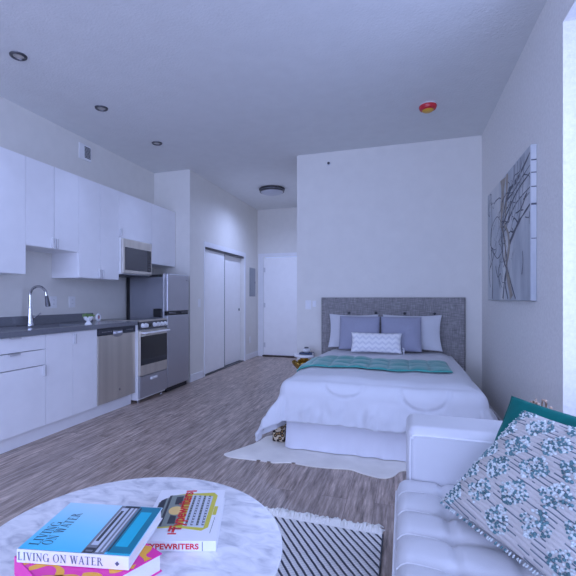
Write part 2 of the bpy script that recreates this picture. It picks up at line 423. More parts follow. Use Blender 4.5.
# ------------------------------------------------------------------ room shell
struct('floor', box(BM(), XL - WT, XR + WT, YR - WT, YE + WT, -0.12, 0), FLOOR)
struct('ceiling', box(BM(), XL - WT, XR + WT, YR - WT, YE + WT, H, H + 0.12), CEIL)
struct('wall_left', box(BM(), XL - WT, XL, YR - WT, YN, 0, H), WALL)
struct('wall_nook', box(BM(), XL - WT, XC - WT, YN, YN + 0.1, 0, H), WALL)
CY0, CY1, CZ = 5.70, 7.36, 1.94                        # closet opening
b = BM(); box(b, XC - WT, XC, YN, CY0, 0, H); box(b, XC - WT, XC, CY1, YE + WT, 0, H); box(b, XC - WT, XC, CY0, CY1, CZ, H)
struct('wall_closet', b, WALL)
struct('wall_closet_rear', box(BM(), XC - 0.7, XC - 0.66, YN + 0.1, YE, 0, H), WALL)
DX0, DX1, DZ = -2.668, -1.757, 1.985                   # hall door leaf
b = BM(); box(b, XC, DX0 - 0.02, YE, YE + WT, 0, H); box(b, DX1 + 0.02, XB, YE, YE + WT, 0, H); box(b, DX0 - 0.02, DX1 + 0.02, YE, YE + WT, DZ + 0.02, H)
struct('wall_hall_end', b, WALL)
struct('wall_back', box(BM(), XB, XR + WT, YB, YE + WT, 0, H), WALL)
b = BM()
box(b, XR, XR + WT + 0.06, WY1, YB, 0, H); box(b, XR, XR + WT + 0.06, YR - WT, WY0, 0, H)
box(b, XR, XR + WT + 0.06, WY0, WY1, 0, WZ0); box(b, XR, XR + WT + 0.06, WY0, WY1, WZ1, H)
struct('wall_right', b, WALLR)
b = BM(); box(b, XL, XR, YR - WT, YR, 0, 0.3); box(b, XL, XR, YR - WT, YR, 2.8, H); box(b, XL, XL + 0.25, YR - WT, YR, 0.3, 2.8); box(b, XR - 0.15, XR, YR - WT, YR, 0.3, 2.8)
struct('wall_rear', b, WALL)

def window(name, frame_boxes, pane):
    b = BM()
    for q in frame_boxes: box(b, *q, bevel=0.004, seg=1)
    w = struct(name, b, TRIM)
    b = BM(); box(b, *pane); g = obj('window_glass', b, WGLASS, w, smooth=False)
    return w
xo = XR + 0.15
window('window_1', [(xo, xo + .05, WY0, WY0 + .06, WZ0, WZ1), (xo, xo + .05, WY1 - .06, WY1, WZ0, WZ1), (xo, xo + .05, WY0, WY1, WZ0, WZ0 + .06), (xo, xo + .05, WY0, WY1, WZ1 - .06, WZ1), (xo, xo + .05, 1.49, 1.55, WZ0, WZ1)],
       (xo + .02, xo + .028, WY0 + .03, WY1 - .03, WZ0 + .03, WZ1 - .03))
fb = [(XL + .25, XL + .31, YR - .09, YR - .04, .3, 2.8), (XR - .21, XR - .15, YR - .09, YR - .04, .3, 2.8), (XL + .25, XR - .15, YR - .09, YR - .04, .3, .36), (XL + .25, XR - .15, YR - .09, YR - .04, 2.74, 2.8)]
for k in (1, 2, 3):
    x = XL + .25 + (XR - .15 - XL - .25) * k / 4; fb.append((x - .03, x + .03, YR - .09, YR - .04, .3, 2.8))
window('window_2', fb, (XL + .28, XR - .18, YR - .07, YR - .062, .33, 2.77))

# baseboards
def base(name, x0, x1, y0, y1): struct(name, box(BM(), x0, x1, y0, y1, 0, 0.105, bevel=0.004, seg=1), TRIM)
base('baseboard_closet', XC, XC + .014, YN, CY0 - .05)
base('baseboard_hall', XC, XC + .014, CY1 + .07, YE)
base('baseboard_corner', XC + .014, DX0 - .128, YE - .014, YE)
base('baseboard_back', XB, XR, YB - .014, YB)
base('baseboard_return', XB - .014, XB, YB, YE)
base('baseboard_right', XR - .014, XR, YR, YB - .014)
# closet casing and doors
b = BM(); box(b, XC, XC + .016, CY0 - .014, CY0, 0, CZ); box(b, XC, XC + .016, CY1, CY1 + .06, 0, CZ); box(b, XC, XC + .016, CY0 - .014, CY1 + .06, CZ, CZ + .075)
struct('trim_1', b, TRIM)
struct('trim_2', box(BM(), XC - .1, XC - .004, CY0, CY1, CZ - .03, CZ), DARKNICK)
for nm, y0, y1, xo in (('door_2', CY0 + .005, 6.54, -.035), ('door_3', 6.50, CY1 - .005, -.075)):
    d = struct(nm, box(BM(), XC + xo - .03, XC + xo, y0, y1, .018, CZ - .02, .003, 1), DOORP)
    if nm == 'door_2': obj('seam_shadow_strip', box(BM(), XC + xo, XC + xo + .004, y1 - .012, y1, .02, CZ - .022), DARKNICK, d, smooth=False)  # dark strip painted in for the shadow at the panel seam
    yy = y0 + .05 if nm == 'door_2' else y1 - .06
    obj('finger_pull', lathe(BM(), [(.026, 0), (.026, .003), (.018, .004), (.016, .002)], (XC + xo, yy, .96), 20, 'X'), DARKNICK, d)
struct('trim_6', box(BM(), XC - .11, XC - .006, CY0, CY1, 0, .012), DARKNICK)
# hall door and casing
b = BM(); box(b, DX0 - .118, DX0 - .008, YE - .018, YE, 0, DZ + .01); box(b, DX1 + .008, DX1 + .118, YE - .018, YE, 0, DZ + .01); box(b, DX0 - .118, DX1 + .118, YE - .018, YE, DZ + .01, DZ + .085)
struct('trim_3', b, TRIM)
d = struct('door_1', box(BM(), DX0, DX1, YE - .004, YE + .04, .03, DZ, .003, 1), DOORP)
for z in (.23, 1.03, 1.74):
    h_ = BM(); lathe(h_, [(.008, -.05), (.008, .05)], (DX0 - .004, YE - .014, z), 12); box(h_, DX0 - .001, DX0 + .03, YE - .007, YE - .004, z - .045, z + .045)
    obj('hinge', h_, SATIN, d)
k_ = BM(); lathe(k_, [(.026, 0), (.026, -.008), (.01, -.012), (.01, -.045)], (DX1 - .06, YE - .004, .95), 20, 'Y'); box(k_, DX1 - .17, DX1 - .05, YE - .06, YE - .042, .94, .96, .005)
obj('door_handle', k_, SATIN, d)
struct('trim_4', box(BM(), DX0 - .02, DX1 + .02, YE - .05, YE + .06, 0, .026, .004, 1), WOODD)

# ------------------------------------------------------------------ kitchen
XU, ZU = -3.035, 2.3785
def pull_tab(parent, x, y, z, vertical=True, m=SATIN):
    b = BM()
    if vertical: box(b, x, x + .022, y - .009, y + .009, z - .046, z + .046, .003, 1)
    else: box(b, x, x + .026, y - .045, y + .045, z - .004, z + .002, .002, 1); box(b, x + .022, x + .026, y - .045, y + .045, z - .014, z + .002, .001, 1)
    return obj('pull', b, m, parent)
def cabinet(name, label, x0, xf, y0, y1, z0, z1, doors, group=None):
    """doors: list of (y0, y1, z0, z1, part name, pull (y, z, vertical) or None)"""
    t = thing(name, label, 'cabinet', (x0, (y0 + y1) / 2, z0), group)
    b = BM(); a0, a1, xb, e = y0 + .001, y1 - .001, xf - .02, .016
    box(b, x0, x0 + .01, a0, a1, z0, z1); box(b, x0 + .01, xb, a0, a0 + e, z0, z1, .001, 1); box(b, x0 + .01, xb, a1 - e, a1, z0, z1, .001, 1)
    box(b, x0 + .01, xb, a0 + e, a1 - e, z0, z0 + e)
    if z0 > 1: box(b, x0 + .01, xb, a0 + e, a1 - e, z1 - e, z1)
    obj('body', b, CAB, t, smooth=False)
    obj('hanging_rail' if z0 > 1 else 'rear_rail', box(BM(), x0 + .010, x0 + .016, y0 + .03, y1 - .03, z1 - .10, z1 - .05), CABIN, t, smooth=False)
    for dy0, dy1, dz0, dz1, nm, pl in doors:
        d = obj(nm, box(BM(), xf - .0195, xf, dy0 + .0022, dy1 - .0022, dz0 + .002, dz1 - .002, .0025, 2), CAB, t)
        if pl: pull_tab(d, xf, *pl)
    return t
G = 'white wall cabinets over the kitchen counter'
XW = XL + .002
cabinet('upper_cabinet', 'white wall cabinet left of the one over the sink, hanging lower than it', XW, XU, 2.146, 2.766, 1.372, ZU, [(2.146, 2.766, 1.372, ZU, 'door', (2.19, 1.43, True))], G)
cabinet('upper_cabinet', 'short white two-door wall cabinet hung directly above the faucet and sink', XW, XU, 2.766, 3.386, 1.622, ZU, [(2.766, 3.072, 1.622, ZU, 'door', (3.048, 1.672, True)), (3.076, 3.386, 1.622, ZU, 'door', (3.100, 1.672, True))], G)
cabinet('upper_cabinet', 'tall white two-door wall cabinet left of the microwave, above the two outlets', XW, XU, 3.386, 4.007, 1.374, ZU, [(3.386, 3.697, 1.374, ZU, 'door', (3.672, 1.425, True)), (3.699, 4.007, 1.374, ZU, 'door', (3.726, 1.425, True))], G)
cabinet('upper_cabinet', 'white wall cabinet directly over the microwave', XW, XU, 4.007, 4.665, 1.862, ZU, [(4.007, 4.665, 1.862, ZU, 'door', (4.032, 1.915, True))], G)
cabinet('upper_cabinet', 'white wall cabinet above the refrigerator, last before the wall corner', XW, XU, 4.665, 5.252, 1.609, ZU, [(4.665, 5.250, 1.609, ZU, 'door', None)], G)

XF = -2.80
cabinet('base_cabinet', 'white base cabinet with two drawers over a door, left end of the kitchen run', XW, XF, 2.128, 2.747, .12, .873,
        [(2.128, 2.747, .752, .873, 'drawer', (2.445, .872, False)), (2.128, 2.747, .622, .750, 'drawer', (2.436, .748, False)), (2.128, 2.747, .12, .620, 'door', (2.726, .575, True))], 'white base cabinets under the counter')
cabinet('base_cabinet', 'white two-door base cabinet under the sink beside the dishwasher', XW, XF, 2.748, 3.366, .12, .873,
        [(2.748, 3.050, .12, .873, 'door', None), (3.050, 3.366, .12, .873, 'door', (3.066, .806, True))], 'white base cabinets under the counter')
struct('trim_5', box(BM(), XL + .06, -2.862, 2.128, 3.986, 0, .118), CAB)
# end panel between dishwasher and range
tag(obj('end_panel', box(BM(), XW, XF, 3.978, 3.992, .119, .873, .002, 1), CAB, origin=(XF, 3.985, .12)), 'narrow white upright end panel between the dishwasher and the range', 'panel')

# countertop with a sink cut-out
SX0, SX1, SY0, SY1 = -3.20, -2.90, 2.80, 3.30
ct = thing('countertop', 'dark grey stone kitchen counter holding the sink and faucet', 'countertop', (-3.08, 3.06, .875))
b = BM()
for q in ((XW, SX0, 2.128, 3.988), (SX1, -2.775, 2.128, 3.988), (SX0, SX1, 2.128, SY0), (SX0, SX1, SY1, 3.988)):
    box(b, q[0], q[1], q[2], q[3], .875, .917)
obj('worktop', b, QUARTZ, ct, smooth=False)
obj('backsplash', box(BM(), XW, XL + .02, 2.128, 3.975, .917, 1.002, .002, 1), QUARTZ, ct)
sk = thing('sink', 'stainless steel sink sunk into the grey counter in front of the faucet', 'sink', ((SX0 + SX1) / 2, (SY0 + SY1) / 2, .876))
b = BM(); e = .004
box(b, SX0 - .02, SX0 + e, SY0, SY1, .7755, .874); box(b, SX1 - e, SX1 + .02, SY0, SY1, .7755, .874); box(b, SX0, SX1, SY0 - .02, SY0 + e, .7755, .874); box(b, SX0, SX1, SY1 - e, SY1 + .02, .7755, .874); box(b, SX0, SX1, SY0, SY1, .7755, .78)
obj('basin', b, STEEL, sk, smooth=False)
obj('drain', lathe(BM(), [(.04, 0), (.04, .004), (.02, .003)], ((SX0 + SX1) / 2, 3.05, .78), 20), CHROME, sk)
fc = thing('faucet', 'tall chrome gooseneck faucet with pull-down spray head behind the sink', 'faucet', (-3.275, 3.03, .917))
fx, fy = -3.275, 3.03
obj('base', lathe(BM(), [(.03, .9176), (.03, .925), (.026, .935), (.024, .96), (.019, 1.07), (.015, 1.09)], (fx, fy, 0), 24), CHROME, fc)
arc = [(fx, fy, 1.08), (fx, fy, 1.2)] + [(fx + .085 - .085 * math.cos(a), fy + .02 * (1 - math.cos(a)) * .5, 1.20 + .078 * math.sin(a)) for a in [PI * k / 12 for k in range(0, 12)]] + [(fx + .172, fy + .022, 1.185)]
obj('spout', tube(BM(), arc, .0125, 14), CHROME, fc)
obj('spray_head', tube(BM(), [(fx + .171, fy + .022, 1.192), (fx + .174, fy + .023, 1.17), (fx + .185, fy + .025, 1.105), (fx + .187, fy + .025, 1.093)], [.014, .016, .022, .020], 16), DARKNICK, fc)
hb = BM(); tube(hb, [(fx, fy + .012, .985), (fx + .01, fy + .04, .988)], .013, 12); tube(hb, [(fx + .006, fy + .034, .99), (fx + .05, fy + .075, 1.03)], [.008, .005], 10)
obj('handle', hb, CHROME, fc)

def wall_plate(name, label, cat, c, axis, w, h_, kind, group=None):
    """cover plate on a wall: axis '+X' or '-Y' is the way it faces"""
    t = thing(name, label, cat, c, group)
    def bx(u0, u1, z0, z1, d0, d1, bev=.001):
        if axis == '+X': return (c[0] + d0, c[0] + d1, c[1] + u0, c[1] + u1, c[2] + z0, c[2] + z1)
        return (c[0] + u0, c[0] + u1, c[1] - d1, c[1] - d0, c[2] + z0, c[2] + z1)
    obj('plate', box(BM(), *bx(-w / 2, w / 2, -h_ / 2, h_ / 2, 0, .007), .002, 2), WPLAS, t)
    if kind == 'outlet':
        for s in (-1, 1):
            so = obj('socket', box(BM(), *bx(-.016, .016, s * .021 - .014, s * .021 + .014, .0065, .009), .001, 1), WPLAS, t)
            for q in (-.007, .007): obj('slot', box(BM(), *bx(q - .0012, q + .0012, s * .021 - .004, s * .021 + .006, .0088, .0094)), DGREY, so, smooth=False)
    else:
        for k in range(kind):
            u = (k - (kind - 1) / 2) * .046
            obj('rocker', box(BM(), *bx(u - .017, u + .017, -.033, .033, .0065, .0115), .002, 1), TRIM, t)
    return t
wall_plate('wall_outlet', 'white power outlet above the counter, nearer to the faucet', 'outlet', (XL, 3.407, 1.13), '+X', .09, .118, 'outlet')
wall_plate('wall_outlet', 'white power outlet above the counter, nearer to the range', 'outlet', (XL, 3.665, 1.13), '+X', .09, .118, 'outlet')
wall_plate('wall_outlet', 'small white power outlet low on the hall wall below the grey panel', 'outlet', (XC, 7.685, .37), '+X', .075, .118, 'outlet')
wall_plate('light_switch', 'white light switch on the wall between the refrigerator and the sliding closet', 'switch', (XC, 5.53, 1.10), '+X', .075, .118, 1)
wall_plate('light_switch', 'white light switch on the wall left of the headboard', 'switch', (-1.122, YB, 1.088), '-Y', .072, .112, 1)
wall_plate('wall_control', 'small white wall control between the switch and the headboard', 'control', (-1.045, YB, 1.10), '-Y', .045, .075, 1)

# wall vent
t = thing('air_vent', 'small white air vent high on the wall above the cabinets', 'vent', (XL, 3.865, 2.809))
obj('vent_frame', box(BM(), XL, XL + .012, 3.765, 3.955, 2.715, 2.885, .003, 1), WPLAS, t)
b = BM()
for k in range(9):
    box(b, XL + .011, XL + .017, 3.845, 3.935, 2.742 + k * .0145, 2.749 + k * .0145)
obj('louvre', b, DGREY, t)

# dishwasher
dw = thing('dishwasher', 'stainless steel dishwasher between the sink cabinet and the range', 'dishwasher', (-3.08, 3.673, .119))
D0, D1 = 3.369, 3.976
obj('body', box(BM(), XL + .05, XF - .03, D0 + .005, D1 - .005, .122, .87), DGREY, dw, smooth=False)
obj('door', box(BM(), XF - .028, XF + .004, D0 + .003, D1 - .003, .128, .800, .006, 3), STEEL, dw)
obj('control_strip', box(BM(), XF - .028, XF + .006, D0 + .003, D1 - .003, .803, .872, .004, 2), DGREY, dw)
b = BM()
hy = 3.672
g_ = lambda u, v: V((XF + .006 + .030 * math.sin(v * PI) * (1 - (2 * u - 1) ** 4), hy - .075 + .15 * u, .842 - .055 * v - .014 * (1 - (2 * u - 1) ** 2) * v))
grid(b, 17, 9, g_); obj('pocket_handle', b, STEELD, dw)
obj('badge', lathe(BM(), [(.013, 0), (.013, .004), (.009, .005)], (XF + .004, 3.700, .225), 20, 'X'), CHROME, dw)
for y0 in [D0 + .06 + k * .022 for k in range(7)] + [D1 - .16 + k * .024 for k in range(5)]:
    obj('button', box(BM(), XF + .0055, XF + .0068, y0, y0 + .012, .832, .838), STEELD, dw, smooth=False)

# range
RY0, RY1, RX = 3.998, 4.570, -2.752
rg = thing('range', 'stainless steel electric range with front knobs between dishwasher and refrigerator', 'stove', (-3.05, 4.284, 0))
obj('body', box(BM(), XL + .03, RX - .03, RY0, RY1, .035, .905, .003, 1), WPLAS, rg)
obj('cooktop', box(BM(), XL + .02, RX - .005, RY0 - .001, RY1 + .001, .906, .924, .004, 2), STEEL, rg)
obj('ceramic_glass', box(BM(), XL + .06, RX - .05, RY0 + .02, RY1 - .02, .9235, .927, .001, 1), GLASSG, rg)
pn = BM(); poly(pn, [(RX - .03, RY0, .82), (RX + .004, RY0, .82), (RX - .012, RY0, .905), (RX - .03, RY0, .905)], (0, 1, 0), RY1 - RY0); cpn = obj('control_panel', pn, DARKNICK, rg, smooth=False)
for y in (4.052, 4.112, 4.285, 4.365, 4.445, 4.520):
    k_ = BM(); lathe(k_, [(.029, 0), (.029, .006), (.024, .008), (.022, .028), (.018, .031)], (RX - .006, y, .862), 20, 'X'); box(k_, RX + .02, RX + .032, y - .003, y + .003, .848, .878, .001, 1)
    obj('knob', k_, CERAM, rg)
obj('display', box(BM(), RX - .006, RX + .002, 4.165, 4.230, .842, .885, .002, 1), GLASSB, rg)
od = obj('oven_door', box(BM(), RX - .03, RX, RY0 + .004, RY1 - .004, .305, .808, .004, 2), STEEL, rg)
obj('door_glass', box(BM(), RX - .001, RX + .0025, RY0 + .012, RY1 - .012, .42, .745, .002, 1), GLASSB, od)
b = BM(); tube(b, [(RX + .045, RY0 + .03, .782), (RX + .045, RY1 - .03, .782)], .013, 14)
for y in (RY0 + .05, RY1 - .05): box(b, RX - .002, RX + .045, y - .01, y + .01, .772, .792, .002, 1)
obj('oven_handle', b, CERAM, od)
dr = obj('drawer', box(BM(), RX - .03, RX - .002, RY0 + .004, RY1 - .004, .06, .297, .004, 2), STEELD, rg)
b = BM(); box(b, RX - .003, RX + .012, 4.205, 4.335, .236, .266, .004, 2); obj('drawer_pull', b, CERAM, dr)
for x in (RX - .06, XL + .1):
    for y in (RY0 + .05, RY1 - .05):
        obj('foot', lathe(BM(), [(.02, 0), (.02, .012), (.012, .016), (.012, .04)], (x, y, 0), 14), BLACK if x < -3 else CHROME, rg)

# refrigerator
FY0, FY1, FX = 4.592, 5.135, -2.760
fr = thing('refrigerator', 'narrow stainless refrigerator with a freezer door on top, in the corner nook', 'refrigerator', (-3.06, 4.86, 0))
obj('body', box(BM(), XL + .02, FX - .066, FY0, FY1, .03, 1.465, .004, 2), FSIDE, fr)
b = BM(); box(b, XL + .019, XL + .07, FY0 - .004, FY0 + .01, .03, 1.466, .002, 1); box(b, XL + .07, FX - .07, FY0 - .004, FY0 + .01, 1.435, 1.466, .002, 1)
obj('edge_trim', b, BLACK, fr)
fd = obj('freezer_door', box(BM(), FX - .06, FX, FY0, FY1, 1.005, 1.478, .012, 4), STEELD, fr)
obj('badge', box(BM(), FX - .001, FX + .003, FY1 - .075, FY1 - .03, 1.405, 1.42, .001, 1), CHROME, fd)
obj('fridge_door', box(BM(), FX - .06, FX, FY0, FY1,   .06, .955, .012, 4), STEELD, fr)
obj('door_edge', box(BM(), FX - .063, FX - .052, FY0 - .0015, FY0 + .012, .06, 1.478, .001, 1), SATIN, fr)
b = BM(); box(b, FX - .062, FX - .012, FY0 + .004, FY1 - .004, .955, 1.005)
obj('handle_recess', b, BLACK, fr, smooth=False)
for y0, y1 in ((FY0 + .03, FY0 + .20), (FY1 - .21, FY1 - .03)): obj('door_grip', box(BM(), FX - .02, FX + .004, y0, y1, .970, .993, .004, 1), DARKNICK, fr)
obj('hinge_cover', box(BM(), FX - .20, FX - .075, FY0 - .02, FY0, .935, 1.04, .012, 3), BLACK, fr)
obj('kick_grille', box(BM(), FX - .10, FX - .03, FY0 + .01, FY1 - .01, .005, .055), BLACK, fr, smooth=False)

# microwave
MY0, MY1, MX, MZ0, MZ1 = 4.010, 4.584, -2.982, 1.442, 1.846
mw = thing('microwave', 'stainless steel microwave mounted under the wall cabinet above the range', 'microwave', (-3.15, 4.297, MZ0))
obj('body', box(BM(), XW, MX - .03, MY0, MY1, MZ0, MZ1 + .012, .004, 1), WPLAS, mw)
md = obj('door', box(BM(), MX - .028, MX, MY0 + .001, MY1 - .001, MZ0 + .012, MZ1, .006, 2), STEEL, mw)
obj('door_glass', box(BM(), MX - .001, MX + .003, MY0 + .035, MY1 - .02, MZ0 + .05, MZ1 - .095, .003, 1), GLASSG, md)
obj('control_panel', box(BM(), MX + .0025, MX + .0042, MY1 - .105, MY1 - .028, MZ0 + .055, MZ1 - .10, .001, 1), GLASSB, md)
for k in range(4):
    for j in range(3): b = BM(); box(b, MX + .004, MX + .0052, MY1 - .098 + j * .024, MY1 - .082 + j * .024, MZ0 + .075 + k * .03, MZ0 + .09 + k * .03); obj('key', b, DGREY, md, smooth=False)
obj('vent_grille', box(BM(), XW + .03, MX - .01, MY0 + .02, MY1 - .02, MZ0 - .012, MZ0 + .001, .003, 1), DGREY, mw)

# things on the counter
sp = thing('succulent_plant', 'small green succulent in a white footed pot on the counter', 'plant', (-2.852, 3.305, .917))
px, py = -2.852, 3.305
obj('pot', lathe(BM(), [(.0, .918), (.034, .918), (.034, .924), (.018, .944), (.018, .950), (.040, .968), (.046, .996), (.043, .996), (.036, .972), (.0, .966)], (px, py, 0), 28), CERAM, sp)
b = BM()
for k in range(34):
    a = k * 2.4; r0 = .010 + .032 * (k / 34); ln = .035 + .018 * random.random(); el = 1.25 - .85 * (k / 34)
    d = V((math.cos(a) * math.cos(el), math.sin(a) * math.cos(el), math.sin(el))); s = V((px + r0 * .6 * math.cos(a), py + r0 * .6 * math.sin(a), .985))
    tube(b, [s, s + d * ln * .45, s + d * ln * .8, s + d * ln], [.005, .009, .006, .0015], 6)
obj('leaves', b, LEAF, sp)
t = thing('ring_ornament', 'small round white ornament with a pink centre beside the succulent', 'ornament', (-3.17, 3.83, .917))
b = BM()
ring = [(-3.17, 3.83 + .030 * math.cos(a), .962 + .030 * math.sin(a)) for a in [2 * PI * k / 28 for k in range(29)]]
tube(b, ring, .0125, 10); box(b, -3.19, -3.15, 3.812, 3.848, .9178, .925, .002, 1); obj('ring', b, CERAM, t)
obj('centre', lathe(BM(), [(.001, -.006), (.022, -.006), (.022, .006), (.001, .006)], (-3.17, 3.83, .962), 20, 'X'), PINKC, t)

# ------------------------------------------------------------------ ceiling and wall fittings
for (y, lab) in ((2.385, 'recessed ceiling light nearest the camera, at the far upper left'), (3.292, 'recessed ceiling light above the air vent, middle of the row'), (4.240, 'recessed ceiling light nearest the hall wall corner')):
    t = thing('downlight', lab, 'light', (-2.69, y, H), 'recessed lights in the kitchen ceiling')
    obj('trim_ring', lathe(BM(), [(.036, -.001), (.040, -.011), (.050, -.013), (.058, -.008), (.060, 0)], (-2.69, y, H), 36), DARKNICK, t)
    obj('lens', lathe(BM(), [(.0005, -.004), (.038, -.004), (.038, -.001)], (-2.69, y, H), 28), CANIN, t)
t = thing('ceiling_lamp', 'round flush ceiling lamp with grey metal rims in the hall', 'light', (-2.03, 6.60, H))
c = (-2.03, 6.60, H)
obj('base', lathe(BM(), [(.0005, -.001), (.20, -.001), (.212, -.010), (.212, -.024), (.200, -.028)], c, 48), DARKNICK, t)
obj('rim', lathe(BM(), [(.19, -.030), (.20, -.040), (.20, -.058), (.182, -.062)], c, 48), DARKNICK, t)
obj('diffuser', lathe(BM(), [(.192, -.026), (.192, -.040), (.185, -.058), (.165, -.078), (.12, -.094), (.06, -.103), (.001, -.105)], c, 48), DIFF, t)
t = thing('smoke_detector', 'smoke detector under a red and amber cover on the ceiling above the bed', 'detector', (.214, 4.205, H))
c = (.214, 4.205, H)
obj('base', lathe(BM(), [(.0005, -.001), (.078, -.001), (.080, -.008), (.074, -.012), (.0005, -.012)], c, 36), WPLAS, t)
obj('cover', lathe(BM(), [(.076, -.012), (.078, -.022), (.070, -.044), (.052, -.052), (.050, -.052)], c, 36), REDC, t)
obj('lens', lathe(BM(), [(.050, -.048), (.050, -.056), (.036, -.066), (.001, -.068)], c, 30), YELC, t)
t = thing('sprinkler_head', 'tiny dark fire sprinkler head high on the wall above the headboard', 'sprinkler', (-.864, YB, 2.814))
obj('wall_mount', lathe(BM(), [(.024, 0), (.022, -.006), (.012, -.010), (.011, -.012)], (-.864, YB, 2.814), 20, 'Y'), SATIN, t)
b = BM(); lathe(b, [(.011, -.010), (.009, -.03), (.016, -.034), (.016, -.038)], (-.864, YB, 2.814), 16, 'Y'); obj('nozzle', b, DARKNICK, t)
t = thing('electrical_panel', 'grey metal electrical panel set in the hall wall past the closet', 'panel', (XC, 7.816, 1.48))
obj('frame', box(BM(), XC, XC + .008, 7.655, 7.977, 1.205, 1.76, .002, 1), PANELG, t)
pd = obj('door', box(BM(), XC + .007, XC + .014, 7.68, 7.952, 1.232, 1.735, .002, 1), PANELG, t)
obj('latch', box(BM(), XC + .0135, XC + .019, 7.93, 7.945, 1.46, 1.50, .001, 1), DGREY, pd)

# canvas painting of tangled branches
PX = XR - .038
cv = thing('wall_painting', 'unframed canvas painting of dark tangled tree branches on the right wall', 'painting', (XR, 3.886, 1.66))
PY0, PY1, PZ0, PZ1 = 3.152, 4.617, 1.152, 2.166
obj('canvas', box(BM(), PX, XR - .001, PY0, PY1, PZ0, PZ1, .006, 3), CANVAS, cv)
def stroke(bm, pts, w, mi=0, k=10):
    """painted stroke on the canvas face; pts (s, t): s from far edge 0 to near edge 1, t from bottom 0 to top 1"""
    P = spline([V((0, PY1 - s * (PY1 - PY0), PZ0 + min(max(t, .012), .988) * (PZ1 - PZ0))) for s, t in pts], k)
    n = len(P); x = PX - .0012 - random.random() * .0006
    L_ = []
    for i, p in enumerate(P):
        d = (P[min(i + 1, n - 1)] - P[max(i - 1, 0)]); d = V((0, -d.z, d.y)).normalized()
        ww = w * (1 - .65 * i / n) * (.75 + .5 * noise.noise(p * 9)) 
        L_.append((V((x, p.y, p.z)) + d * ww, V((x, p.y, p.z)) - d * ww))
    for ab in L_:
        for q in ab: q.z = min(max(q.z, PZ0 + .006), PZ1 - .006); q.y = min(max(q.y, PY0 + .006), PY1 - .006)
    vs = [(bm.verts.new(a), bm.verts.new(c_)) for a, c_ in L_]
    for (a, b_), (c_, d_) in zip(vs, vs[1:]):
        f = bm.faces.new((a, b_, d_, c_)); f.material_index = mi
b = BM()
rs = random.Random(11)
# ochre and pale washes behind the trunk
for s0, w_, mi in ((.46, .10, 1), (.56, .06, 1), (.72, .035, 2), (.84, .03, 2), (.90, .02, 2), (.78, .02, 2)):
    stroke(b, [(s0, .99), (s0 - .01, .86), (s0 - .03, .74), (s0 - .06, .60)], w_, mi)
stroke(b, [(.66, .0), (.60, .14), (.54, .26), (.60, .40), (.58, .52), (.50, .60)], .055, 1)
stroke(b, [(.44, .60), (.48, .52), (.52, .42), (.50, .30)], .04, 1)
stroke(b, [(.46, .0), (.50, .16), (.56, .30), (.50, .46), (.46, .62), (.52, .78), (.64, .84)], .022, 0)
stroke(b, [(.58, .0), (.52, .13), (.54, .24), (.46, .36), (.43, .56), (.48, .70), (.56, .80), (.60, .86)], .020, 0)
stroke(b, [(.74, .0), (.64, .14), (.55, .28), (.52, .40)], .014, 0)
stroke(b, [(.16, .0), (.17, .25), (.12, .5), (.15, .72), (.10, .98)], .016, 0)
stroke(b, [(.10, .30), (.20, .42), (.10, .52), (.14, .66), (.30, .72), (.42, .64)], .011, 0)
stroke(b, [(.62, .44), (.78, .54), (.88, .58), (1., .62)], .024, 0)
stroke(b, [(.80, .54), (.72, .60), (.68, .58)], .012, 0)
stroke(b, [(.80, .56), (.84, .66), (.80, .76)], .010, 0)
stroke(b, [(.46, .62), (.60, .70), (.78, .78), (1., .82)], .016, 0)
stroke(b, [(.42, .58), (.58, .62), (.76, .70), (1., .73)], .013, 0)
stroke(b, [(.60, .84), (.76, .86), (.88, .90), (1., .95)], .026, 0)
stroke(b, [(.54, .78), (.70, .80), (.86, .84), (1., .87)], .010, 0)
stroke(b, [(.20, .42), (.32, .36), (.44, .42), (.40, .56)], .009, 0)
stroke(b, [(.26, .30), (.32, .20), (.40, .22), (.44, .14)], .010, 0)
stroke(b, [(.34, .28), (.36, .18), (.44, .10)], .008, 0)
stroke(b, [(.10, .12), (.06, .24), (.10, .34), (.04, .44)], .009, 0)
stroke(b, [(.86, .18), (.88, .26), (.87, .34)], .010, 0)
for k in range(26):
    s = rs.uniform(.06, .95); t_ = rs.uniform(.45, .9); p = [(s, t_)]
    for j in range(4): p.append((min(.99, max(.01, p[-1][0] + rs.uniform(-.06, .12))), min(.98, max(.03, p[-1][1] + rs.uniform(-.06, .10)))))
    stroke(b, p, rs.uniform(.004, .009), 0, 6)
for k in range(14):
    s = rs.uniform(.35, .66); t_ = rs.uniform(.05, .55); p = [(s, t_)]
    for j in range(4): p.append((p[-1][0] + rs.uniform(-.05, .06), min(.98, max(.02, p[-1][1] + rs.uniform(-.02, .1)))))
    stroke(b, p, rs.uniform(.004, .009), rs.choice((0, 0, 2)), 6)
obj('painted_branches', b, [BARK, OCHRE, PALEP], cv, smooth=False)
# the branches run on over the near edge of the stretched canvas
for t_, w_ in ((.90, .005), (.82, .004), (.73, .004), (.62, .008), (.40, .003)):
    z = PZ0 + t_ * (PZ1 - PZ0); obj('painted_edge_mark', box(BM(), PX + .004, XR - .004, PY0 - .0012, PY0 - .0002, z - w_, z + w_ * .6), BARK, cv, smooth=False)

